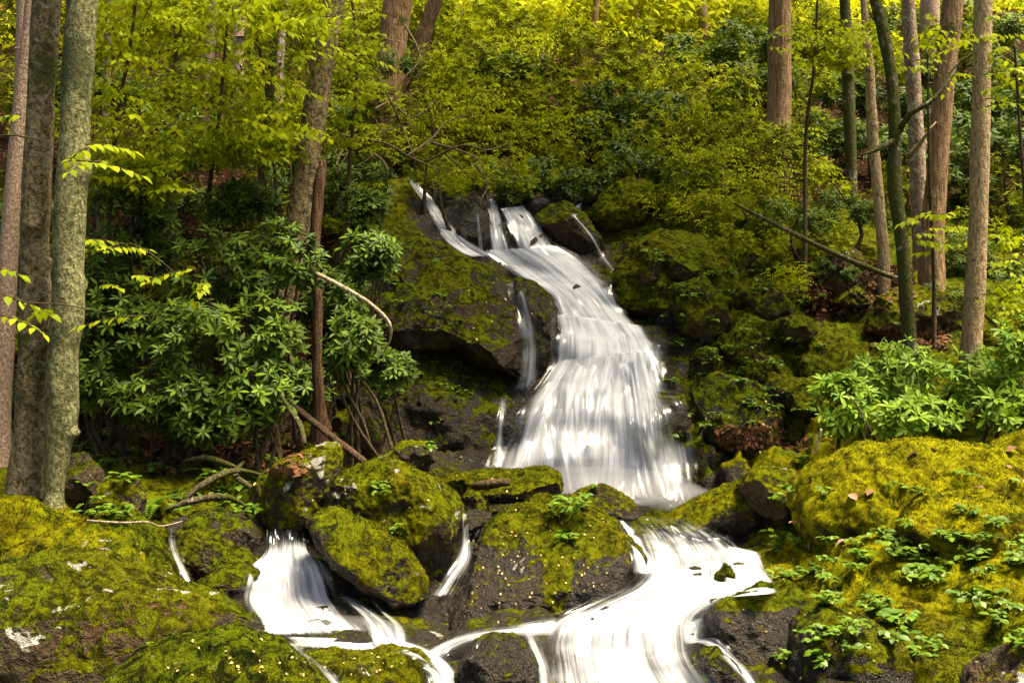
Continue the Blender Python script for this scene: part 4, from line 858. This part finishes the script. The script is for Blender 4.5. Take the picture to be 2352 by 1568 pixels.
stick('fallen_branch', 'curved dry stem hanging in the right rhododendron', [(1945,905,9.2),(1970,930,9.1),(1985,965,9.1),(1992,1000,9.1)], [.006,.007,.007,.006], M['twig'], 'twig', 9, 6)
for i, (pts, lab) in enumerate([
    ([(420,1150,8.3),(470,1110,8.4),(540,1080,8.6),(600,1090,8.7)], 'thick mossy root curving over the left bank'),
    ([(560,1060,9.0),(540,1090,8.7),(580,1120,8.5),(640,1150,8.4)], 'mossy root bending towards the leaning dark slab'),
    ([(380,1170,8.0),(440,1150,8.1),(520,1140,8.2),(570,1165,8.2)], 'low mossy root above the brown overhanging slab'),
    ([(420,1060,9.0),(470,1050,9.0),(520,1065,8.9),(545,1075,8.8)], 'small mossy root in the leaf litter on the left bank')]):
    stick('tree_root', lab, pts, [.012, .028, .026, .010], M['bark_moss'], 'root', 20 + i, 10, .15)
# crooked bare rhododendron branches above the left chute
rb = random.Random(77)
TW = [[(760,420),(800,350),(870,300),(940,290)],[(800,300),(880,330),(960,370),(1040,400)],[(940,370),(990,320),(1040,270),(1100,255)],[(880,180),(900,250),(930,300),(960,350),(950,420)],
      [(850,250),(900,230),(950,260),(1000,240)],[(970,380),(1050,330),(1120,340),(1180,335)],[(780,330),(770,400),(800,440),(850,450)],[(1000,330),(1060,360),(1100,390),(1130,440)],
      [(930,60),(960,130),(930,180),(950,240)],[(860,360),(900,400),(890,460),(900,490)],[(1080,380),(1120,420),(1110,460),(1130,500)],[(600,330),(590,400),(610,450),(580,500)],[(700,300),(660,360),(610,370),(560,380)],[(480,330),(430,380),(390,430),(370,470)],[(560,420),(590,430),(630,460),(650,480)]]
for i, p in enumerate(TW):
    D0 = 13.6 if p[0][0] > 700 else 11.0
    stick('bare_branch', 'crooked bare brown branch in the thicket above the left chute' if p[0][0] > 700 else 'crooked bare brown branch among the leaves on the upper left', [(x + rb.uniform(-12, 12), y + rb.uniform(-12, 12), D0 + rb.uniform(-.3, .3)) for x, y in p], list(np.linspace(.017, .005, len(p))), M['twig'], 'branch', 40 + i, 6, .05, 'bare branches above the chute' if p[0][0] > 700 else 'bare branches on the upper left')

# ------------------------------------------------------------------ rhododendrons
for i, (lab, px, py, D, rx, ry) in enumerate([
    ('rhododendron with big upright leaf rosettes just right of the twin trunks', 300, 500, 9.6, 110, 95),
    ('glossy dark rhododendron filling the middle of the left thicket', 470, 610, 9.7, 130, 100),
    ('rhododendron hiding the lower part of the leaning flaky trunk', 650, 600, 9.9, 110, 100),
    ('rhododendron reaching out before the left rock face', 850, 590, 9.9, 75, 60),
    ('lower rhododendron beside the twin trunks at mid height', 270, 750, 9.3, 100, 110),
    ('big rhododendron in the centre of the left thicket', 450, 780, 9.2, 130, 100),
    ('rhododendron just left of the reddish dead trunk', 610, 770, 9.5, 95, 100),
    ('rhododendron right of the reddish dead trunk below the arching branch', 810, 790, 9.7, 75, 90),
    ('low rhododendron above the leaf litter on the left bank', 380, 910, 9.1, 130, 75),
    ('low rhododendron left of the diagonal log', 590, 910, 9.2, 120, 75),
    ('sprawling low rhododendron just above the mossy roots', 480, 975, 9.2, 120, 45),
    ('rhododendron pressed against the right side of the twin trunks', 225, 640, 9.4, 80, 90),
    ('rhododendron in the gap behind the reddish dead trunk', 770, 690, 10.9, 75, 70),
    ('rhododendron sprig spread on the lower left rock face', 890, 850, 10.3, 60, 50),
    ('low rhododendron behind the foot of the reddish dead trunk', 690, 880, 10.7, 75, 55),
    ('rhododendron filling the lower gap beside the twin trunks', 215, 860, 9.2, 75, 90),
    ('tall rhododendron top against the dark hollow behind the flaky trunk', 560, 470, 10.4, 110, 55),
    ('rhododendron tuft hanging over the left chute', 830, 480, 12.0, 60, 45),
    ]):
    rhododendron(lab, px, py, D, rx, ry, 500 + i * 7, nclus=40, nmass=110)
for i, (lab, px, py, D, rx, ry) in enumerate([
    ('bright green rhododendron above the left end of the golden dome', 1930, 930, 9.6, 75, 75),
    ('bright rhododendron with long leaves right of the thin mossy trunk', 2060, 860, 9.9, 100, 85),
    ('bright low rhododendron behind the crest of the golden dome', 2110, 960, 9.4, 110, 50),
    ('bright rhododendron at the foot of the tan trunk', 2220, 900, 9.7, 90, 90),
    ('bright leafy shrub at the right edge above the golden dome', 2340, 840, 9.3, 90, 110),
    ('low bright shrub at the right edge by the pale-spotted rock', 2320, 950, 9.1, 90, 55),
    ]):
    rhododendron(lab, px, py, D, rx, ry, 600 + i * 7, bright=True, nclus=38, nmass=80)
# hillside thicket
HILL = [whorl_mass_mesh('hillside_foliage_%d' % k, M['hill_mass'], 300, 1.2, .9, 1.0, 700 + k, .82, nl=7) for k in range(4)]
HILL += [spray_mass_mesh('lime_foliage_%d' % k, M['hill_lime'], 130, 1.1, .9, .9, 740 + k, 1.0, nl=8, L=.5) for k in range(2)] + [whorl_mass_mesh('broad_foliage', M['rhodo_mass'], 190, 1.15, .9, .95, 760, 1.15, nl=7)]
rh = random.Random(5)
def hill_bush(px, py, D, sc, label, group, mesh=None, mat=None, name='rhododendron_bush'):
    mesh = mesh or rh.choice(HILL); k_ = HILL.index(mesh)
    if 4 <= k_ <= 5: label = label.replace('rhododendron', 'lime-green bush').replace('leafy lime', 'airy lime').replace('understorey bush', 'lime-green understorey bush'); group = 'lime-green ' + group.replace('rhododendrons', 'bushes'); name = 'leafy_bush'
    elif k_ == 6: label = label.replace('leafy', 'dark broad-leaved').replace('shaded', 'dark broad-leaved'); group = 'dark ' + group
    c = at(px, py, D); gz = ground_z(c.x, c.y); o = Vector((c.x, c.y, min(gz, c.z - .3)))
    root = put(empty(name, o), label, 'shrub', group)
    put(part('foliage', mesh, root, Matrix.Rotation(rh.uniform(-.5, .5), 3, 'Z'), c - o, sc), kind='stuff')
    st = [tube([(rh.uniform(-.1, .1), 0, -.1), ((c - o) * .5) + Vector((rh.uniform(-.2, .2), 0, 0)), (c - o) + Vector((rh.uniform(-.4, .4), 0, rh.uniform(-.2, .4)))], [.035, .025, .01], 6, 8)]
    part('stem', mesh_tube('stem', st, M['stem'], (0, 0, 0)), root)
G1 = ('leafy rhododendron massed on the slope above the waterfall', 'rhododendrons massed above the waterfall')
for row, (py, D, n, x0, x1, sc) in enumerate([(395, 14.9, 9, 880, 1330, .62), (330, 15.8, 12, 760, 1700, .85), (250, 17.2, 12, 780, 1750, .95), (160, 19.0, 12, 780, 1780, 1.0), (60, 21.5, 12, 800, 1780, 1.05), (110, 23.5, 12, 820, 1900, 1.0), (440, 14.5, 6, 1000, 1330, .34)]):
    for k in range(n):
        x = x0 + (x1 - x0) * (k + .5) / n + rh.uniform(-35, 35)
        if 1150 < x < 1680 and py < 140: continue
        hill_bush(x, py + rh.uniform(-35, 35), D + rh.uniform(-.6, .6), sc * rh.uniform(.8, 1.15), *G1)
G2 = ('leafy rhododendron on the slope between the slide and the right trunks', 'rhododendrons on the right slope')
for k, (x, y, D, sc) in enumerate([(860,230,14.9,.5),(960,260,14.9,.5),(880,320,14.6,.45),(800,260,15,.5),(1000,180,15.2,.6),(930,150,15.3,.4),(1045,425,13.5,.26),(1180,415,13.9,.3),(975,395,13.9,.26),(1270,425,14.2,.26),(1090,400,13.8,.3),(1400,395,14.6,.35)]):
    hill_bush(x, y, D, sc, *G1)
for k, (x, y, D, sc) in enumerate([(1480,380,14.6,.6),(1560,420,14.0,.6),(1650,400,14.2,.7),(1560,330,15.4,.8),(1700,470,13.5,.55),(1620,490,13.4,.45),(1780,440,13.8,.6),(1840,500,13.2,.5),(1740,350,15,.7),(1880,420,14.2,.5),(1900,560,12.8,.4),(1750,560,13.0,.35),(1530,480,13.9,.4),(1450,460,14.3,.35),(1680,560,12.8,.3),(1820,640,12.3,.3),(1960,480,13.6,.5),(1800,330,15.4,.7),(1620,300,16,.8),(1890,330,16,.6)]):
    hill_bush(x, y, D, sc, *G2)
G3 = ('shaded rhododendron behind the right trunks', 'rhododendrons behind the right trunks')
for k, (x, y, D, sc) in enumerate([(2200,420,15,.7),(2320,330,15,.9),(2300,520,14,.7),(2050,230,18,.9),(1900,200,18,.9),(2200,200,19,1.0),(2350,160,18,1.0),(1960,80,20,1.0),(2100,60,22,1.),(2260,60,22,1.1),(2330,640,13,.6),(2180,600,13.4,.4),(1860,60,20,.9),(1760,180,17.5,.6),(1840,200,17,.6),(1740,100,19,.8),(1850,290,16,.5),(2020,330,16,.7),(1930,300,16,.6),(2120,330,16,.7),(2240,300,16.5,.8),(1990,150,18,.8),(2150,130,19,.9),(2330,430,14.5,.6),(2300,240,17,.9),(2060,430,14.6,.45),(2220,560,13.2,.4),(1930,620,12.6,.3),(2180,680,12,.3),(2300,740,11.4,.35)]):
    hill_bush(x, y, D, sc, *G3, mesh=HILL[rh.choice([6, 6, 0, 1, 4 if y < 100 else 6])])  # mostly dark foliage, its colour standing in for shade behind the trunks
G4 = ('shaded understorey bush behind the left thicket', 'understorey bushes behind the left thicket')
for k, (x, y, D, sc) in enumerate([(300,330,14,.8),(480,330,14,.9),(620,270,14.5,.8),(200,200,16,1.),(380,180,17,1.),(560,160,17,1.),(700,120,18,1.),(300,60,20,1.1),(500,40,20,1.1),(680,20,22,1.1),(20,500,13,.8),(0,250,15,1.),(0,750,11.5,.6),(830,150,19,.9),(30,60,18,1.1),(120,900,10.3,.4),(250,450,12.6,.6),(400,460,12.6,.6),(540,460,12.8,.6),(690,430,13,.5),(800,400,13.6,.6),(640,500,12.4,.4),(780,500,12.8,.35),(170,620,12,.6),(330,620,11.6,.5),(560,660,11.4,.5),(200,850,11,.5),(740,330,15,.7)]):
    hill_bush(x, y, D, sc, *G4, mesh=HILL[rh.choice([6, 6, 0])] if y > 380 else None)  # lower bushes get dark foliage colours in place of shade

# ------------------------------------------------------------------ beech saplings and overhanging sprays
def sapling(label, trunk, boxes, seed, nspray=26, nmass=120, L=.5, name='beech_sapling', leafme=None, massmat=None, group=None, up=False, sc=1.0):
    """trunk: (px,py,D) path; boxes: (px0,py0,px1,py1,D0,D1) filled with leafy sprays"""
    rnd = random.Random(seed); P = [at(*p) for p in trunk]; o = P[0].copy(); gz = drop(o.x, o.y, o.z + 2)[0]
    if gz < o.z - .05 and not up: o = Vector((o.x, o.y, gz - .1)); P.insert(0, o)
    root = put(empty(name, o), label, 'tree', group)
    r0 = .03; part('trunk', mesh_tube('trunk', [tube(P, list(np.linspace(.010 if up else r0, .0025 if up else .012, len(P))), 8, None, .08, seed)], M['stem'], o), root)
    frs = []
    tot = nspray + nmass
    for k in range(tot):
        b = rnd.choice(boxes); D = rnd.uniform(b[4], b[5]); p = at(rnd.uniform(b[0], b[2]), rnd.uniform(b[1], b[3]), D)
        a = rnd.uniform(0, 6.283); d = (math.cos(a), math.sin(a) * .8 - .2, rnd.uniform(-.2, .2)); l = L * rnd.uniform(.6, 1.25)
        fr, path = spray_frames(rnd, p - Vector(d) * l * .5, d, l, 10, sc)
        if k < nspray:
            br = part('branch', mesh_tube('branch', [tube([q - p for q in path], [.006, .005, .0035, .002], 5, 7)], M['stem'], (0, 0, 0)), root, None, p - o)
            for m, q, s in fr: part('leaf', leafme or ME_BEECH, br, m, q - p, s)
        else:
            t = min(1, max(0, rnd.gauss(.5, .25))); frs += [(m, q - o, s, t) for m, q, s in fr]
    if frs:
        V, F, t = mass(LEAF_B2, frs); put(part('foliage', mesh_np('beech_foliage', V, F, massmat or M['beech_mass'], True, dict(tint=t)), root), kind='stuff')
    return root
sapling('yellow-green young beech spreading over the upper left beside the twin trunks', [(250,560,10.2),(265,300,9.8),(300,100,9.6),(320,-80,9.5)], [(190,20,430,330,8.6,10.6),(210,330,400,440,9,10)], 801, 28, 230)
sapling('yellow-green young beech with drooping leaves at the top left of the flaky tree', [(480,480,10.8),(500,300,10.4),(520,80,10.2),(530,-80,10)], [(400,20,720,300,9,11.4),(430,280,660,360,9.5,10.8)], 802, 28, 260)
sapling('bright beech boughs drooping from the top edge left of the flaky trunk', [(640,520,12.2),(610,200,11.8),(560,-60,11.4)], [(200,-60,760,60,8.6,12)], 803, 28, 240)
sapling('bright low beech branch crossing in front of the twin trunks', [(-60,640,6.9),(40,690,6.7),(150,700,6.6),(240,718,6.7)], [(-20,560,60,740,6.6,6.9),(20,650,260,730,6.5,6.8)], 804, 5, 0, .42, up=True)
sapling('small bright leafy branch left of the trunks at mid height', [(-60,330,6.9),(20,310,6.8),(130,330,6.7)], [(-20,230,190,340,6.5,6.9),(180,300,260,400,6.6,6.9)], 805, 5, 0, .4, up=True)
sapling('bright twig with small leaves before the left rhododendrons', [(190,600,8.6),(300,560,8.4),(420,640,8.3)], [(200,540,330,570,8.3,8.6),(250,610,520,660,8.2,8.5)], 806, 10, 0, .42, up=True)
sapling('yellow-green young beech hanging over the right trunks at the top', [(1850,330,12.6),(1870,150,12.2),(1880,-60,12)], [(1770,40,2030,110,11.2,12.6),(1880,90,1970,140,11.4,12.2)], 807, 24, 50, .5)
sapling('bright maple-leaved sapling at the upper right edge', [(2380,760,10.2),(2350,400,9.9),(2330,100,9.8)], [(2270,0,2400,260,9.4,10.4),(2290,520,2400,720,9.4,10.2)], 808, 26, 30, .42)
sapling('sparse bright sapling around the right trunks', [(2145,640,11.6),(2135,400,11.4),(2130,120,11.3)], [(2100,60,2230,170,10.6,11.6),(2080,480,2230,580,10.4,11.4)], 809, 16, 10, .4)
sapling('yellow-green beech sprays around the flaky trunk top', [(800,420,12.5),(820,150,12.2),(800,-60,12)], [(690,20,870,140,10.2,12.2),(760,100,860,330,11.5,13)], 810, 22, 90, .45)

# far sunny trees behind the crest
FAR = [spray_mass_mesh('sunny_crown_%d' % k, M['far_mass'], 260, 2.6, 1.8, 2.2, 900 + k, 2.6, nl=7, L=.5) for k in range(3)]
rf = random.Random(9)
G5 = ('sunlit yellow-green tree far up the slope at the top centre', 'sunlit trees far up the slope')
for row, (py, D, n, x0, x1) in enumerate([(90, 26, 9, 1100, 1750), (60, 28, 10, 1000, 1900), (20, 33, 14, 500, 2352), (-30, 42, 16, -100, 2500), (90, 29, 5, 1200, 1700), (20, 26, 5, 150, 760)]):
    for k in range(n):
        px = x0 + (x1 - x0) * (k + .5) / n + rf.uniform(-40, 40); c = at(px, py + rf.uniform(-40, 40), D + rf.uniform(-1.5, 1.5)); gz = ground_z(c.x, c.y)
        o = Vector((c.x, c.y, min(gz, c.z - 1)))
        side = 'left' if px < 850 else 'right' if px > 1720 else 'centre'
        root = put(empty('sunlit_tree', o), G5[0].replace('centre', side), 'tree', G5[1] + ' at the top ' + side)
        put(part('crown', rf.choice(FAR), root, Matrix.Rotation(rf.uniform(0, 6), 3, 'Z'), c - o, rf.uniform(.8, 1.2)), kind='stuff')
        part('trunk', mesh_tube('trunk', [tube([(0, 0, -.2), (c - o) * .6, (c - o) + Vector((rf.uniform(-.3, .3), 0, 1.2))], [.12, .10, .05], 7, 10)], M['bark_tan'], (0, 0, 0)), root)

# ------------------------------------------------------------------ herbs, ferns, litter, petals
def herb(label, px, py, n, seed, spread=.10, h=.10, sc=1.0, leafm=None, name='herb', group=None):
    p, nn = hit(px, py)
    if p is None: return
    rnd = random.Random(seed); root = put(empty(name, p), label, 'plant', group)
    for k in range(n):
        a = rnd.uniform(0, 6.283); r = spread * math.sqrt(rnd.random()); tip = Vector((math.cos(a) * r, math.sin(a) * r - .02, h * rnd.uniform(.4, 1.1)))
        if k % 4 == 0: part('stem', mesh_tube('stem', [tube([(0, 0, -.02), tip * .5 + Vector((0, 0, .01)), tip], [.003, .0025, .0015], 5, 5)], M['herb'], (0, 0, 0)), root)
        for j in range(3):
            b = rnd.uniform(0, 6.283); x = Vector((math.cos(b), math.sin(b) * .8, rnd.uniform(-.35, .3))).normalized(); y = Vector((rnd.uniform(-.2, .2), rnd.uniform(-.5, 0), 1)).cross(x).normalized(); z = x.cross(y)
            part('leaf', leafm or ME_HERB, root, Matrix((x, y, z)).transposed(), tip, sc * rnd.uniform(.6, 1.2))
herb('bright green leafy plant growing on top of the central wet outcrop', 1310, 1188, 30, 1, .15, .16, 1.0)
herb('small green sprig below the leafy plant on the central outcrop', 1300, 1240, 8, 2, .06, .06, .8)
herb('bright fern-like plant on the face of the biggest round boulder', 880, 1140, 16, 3, .10, .10, .8)
herb('leafy sprig low on the biggest round boulder', 905, 1230, 8, 4, .06, .10, .8)
herb('bright leafy plant beside the white-tipped boulder on the right', 1800, 1160, 18, 5, .14, .12, 1.1)
herb('leafy plant below the white-tipped boulder on the right', 1790, 1250, 12, 6, .12, .10, 1.1)
herb('heart-leaved plant in the middle of the right bank', 2070, 1285, 26, 7, .16, .14, 1.1)
herb('leafy plant below the heart-leaved one on the right bank', 2120, 1350, 22, 8, .14, .14, 1.1)
herb('leafy plant under the golden hump on the right bank', 2240, 1390, 18, 9, .14, .12, 1.0)
herb('green plant on the small rock before the fall pool', 1370, 1122, 6, 10, .06, .05, .7)
hr = random.Random(31)
for k in range(60):
    herb('small green herb clump on the mossy right bank', hr.uniform(1780, 2352), hr.uniform(1060, 1540) if k % 2 else hr.uniform(1240, 1480), hr.randint(5, 12), 100 + k, .09, .07, hr.uniform(.6, 1.0), group='herb clumps on the right bank')
for k in range(80):
    herb('small green herb clump on the right rock wall', hr.uniform(1480, 1900), hr.uniform(560, 1020), hr.randint(4, 9), 200 + k, .10, .06, hr.uniform(.7, 1.1), group='herb clumps on the right wall')
for k in range(26):
    herb('small green herb clump on the left rock face', hr.uniform(800, 1080), hr.uniform(560, 1040), hr.randint(3, 7), 300 + k, .09, .06, hr.uniform(.6, 1.0), group='herb clumps on the left rock face')
for k in range(44):
    herb('small green herb clump on the left bank', hr.uniform(180, 640), hr.uniform(980, 1190), hr.randint(4, 8), 400 + k, .10, .08, hr.uniform(.7, 1.1), group='herb clumps on the left bank')
# ferns: fronds of many pinnae
def frond_me():
    V, F, o = [], [], 0
    for k in range(15):
        s = (k + 1) / 16; l = .075 * math.sin(math.pi * min(1, s * .8 + .18)); x = .34 * s; z = .12 * s - .26 * s * s
        for sg in (-1, 1):
            V += [(x, 0, z), (x + .012, sg * l * .5, z + .004), (x + .022, sg * l, z - .012), (x + .018, 0, z)]; F.append((o, o + 1, o + 2, o + 3)); o += 4
    return mesh_np('fern_frond', np.array(V), np.array(F), M['fern'], True)
ME_FROND = frond_me()
def fern(label, px, py, n, seed, sc=1.0, group=None):
    p, nn = hit(px, py); rnd = random.Random(seed); root = put(empty('fern', p), label, 'fern', group)
    for k in range(n):
        a = k * 6.283 / n + rnd.uniform(-.3, .3); part('frond', ME_FROND, root, Matrix.Rotation(a, 3, 'Z') @ Matrix.Rotation(rnd.uniform(-.7, -.1), 3, 'Y'), (0, 0, 0), sc * rnd.uniform(.7, 1.1))
fern('fern between the right rock wall and the golden dome', 1850, 1060, 9, 1, 1.0)
fern('fern on the golden moss dome', 2210, 1090, 6, 2, .6)
fern('fern on the left bank by the twin trunks', 260, 1060, 8, 3, 1.0)
fern('fern beside the small white-topped rock', 350, 1165, 9, 4, .9)
fern('small fern on the face of the huge lower left boulder', 345, 1480, 5, 5, .35)
fern('fern in the leaf litter on the left bank', 480, 1090, 8, 6, .8)

def scatter(name, regions, n, seed, sh, mat, sc, lift=.008, label=None):
    """small flat bits lying on the rock"""
    rnd = random.Random(seed); fr = []
    for k in range(n):
        x0, y0, x1, y1 = rnd.choice(regions); p, nn = hit(rnd.uniform(x0, x1), rnd.uniform(y0, y1))
        if p is None or p.y > 14: continue
        x = nn.cross(Vector((rnd.uniform(-1, 1), rnd.uniform(-1, 1), rnd.uniform(-1, 1)))).normalized(); z = (nn + Vector((rnd.uniform(-.3, .3), rnd.uniform(-.3, .3), rnd.uniform(-.3, .3)))).normalized(); y = z.cross(x).normalized(); x = y.cross(z)
        fr.append((Matrix((x, y, z)).transposed(), p + nn * lift, sc * rnd.uniform(.5, 1.3), rnd.random()))
    V, F, t = mass(sh, fr); return put(link(name, mesh_np(name, V, F, mat, True, dict(tint=t))), label, None, None, 'stuff')
PET = leaf_shape(.030, .022, .3, .1, 2)
scatter('fallen_petals', [(1130,1200,1260,1300),(1080,1290,1230,1400),(1180,1260,1420,1400),(1020,1380,1300,1450),(1230,1180,1420,1240),(380,1460,700,1560),(680,1500,980,1560),(1700,1400,2100,1560),(1650,1240,1900,1400),(1130,1200,1200,1380),(1270,1280,1400,1380)], 170, 3, PET, M['petal'], .62, label='pale yellow fallen petals scattered on the wet rocks')
scatter('fallen_petals', [(820,640,1260,860),(1600,700,1800,1050),(560,1040,1280,1180)], 90, 4, PET, M['petal'], 1.0, label='few pale fallen petals on the rock faces beside the waterfall')
scatter('leaf_litter', [(330,970,700,1090),(1850,600,2100,720),(1990,755,2180,800),(250,930,640,1060),(330,970,700,1090),(1640,980,1860,1030)], 1700, 5, LEAF_B2, M['deadmass'], .8, .015, label='brown dead leaves littering the banks')
ME_DEAD = mesh_np('dead_leaf', *leaf_shape(.11, .08, .5, .25, 3), M['deadleaf'], True)
for k, (px, py, lab) in enumerate([(1965,1150,'curled pinkish dead leaf on the left side of the golden dome'),(1990,1140,'dead leaf lying against the curled pinkish one on the dome'),(1910,1270,'brown dead leaf hanging on the right bank above the herbs'),(1945,1245,'dead leaf beside the brown one on the right bank'),(1840,1200,'small brown dead leaf left on the right bank'),(2110,1040,'pinkish dead leaves on the crest of the golden dome'),(2150,1035,'pale dead leaf on the crest of the golden dome'),(2310,1040,'dead leaf near the pale-spotted rock at the right edge'),(2320,1080,'small pale dead leaf on the right flank of the golden dome'),(2200,1165,'dead leaf on the golden hump'),(2240,1130,'brown dead leaf tucked in the moss above the golden hump'),(1115,1195,'tan dead leaf stuck at the split trickle')]):
    p, nn = hit(px, py); o = put(link('dead_leaf', ME_DEAD, None, p + nn * .02), lab, 'leaf'); o.rotation_euler = (hr.uniform(-.6, .6), hr.uniform(-.6, .3), hr.uniform(0, 6)); o.scale = (.8,) * 3

# ------------------------------------------------------------------ spray drifting at the foot of the falls
def spray(px, py, D, rx, ry, rz, dens, name='spray'):
    t = NT('water_spray'); v = t.n('ShaderNodeVolumePrincipled'); v.inputs['Color'].default_value = (.97, .97, 1, 1); v.inputs['Density'].default_value = dens; v.inputs['Anisotropy'].default_value = .2
    t.t.links.new(v.outputs[0], t.out.inputs['Volume'])
    d, F = ico(4); q = d * (1 + .18 * fbm(d * 2.1 + px, 2, 5))[:, None]
    return put(link(name, mesh_np(name, q * np.array([rx, ry, rz]), F, t.m, True), None, at(px, py, D)), 'thin white spray hanging at the foot of the falls', None, None, 'stuff')
spray(1360, 1120, 10.35, 1.05, .22, .20, 1.6)
spray(1540, 1140, 10.3, .40, .2, .14, 2.2)
spray(720, 1440, 6.75, .42, .14, .08, 2.0)
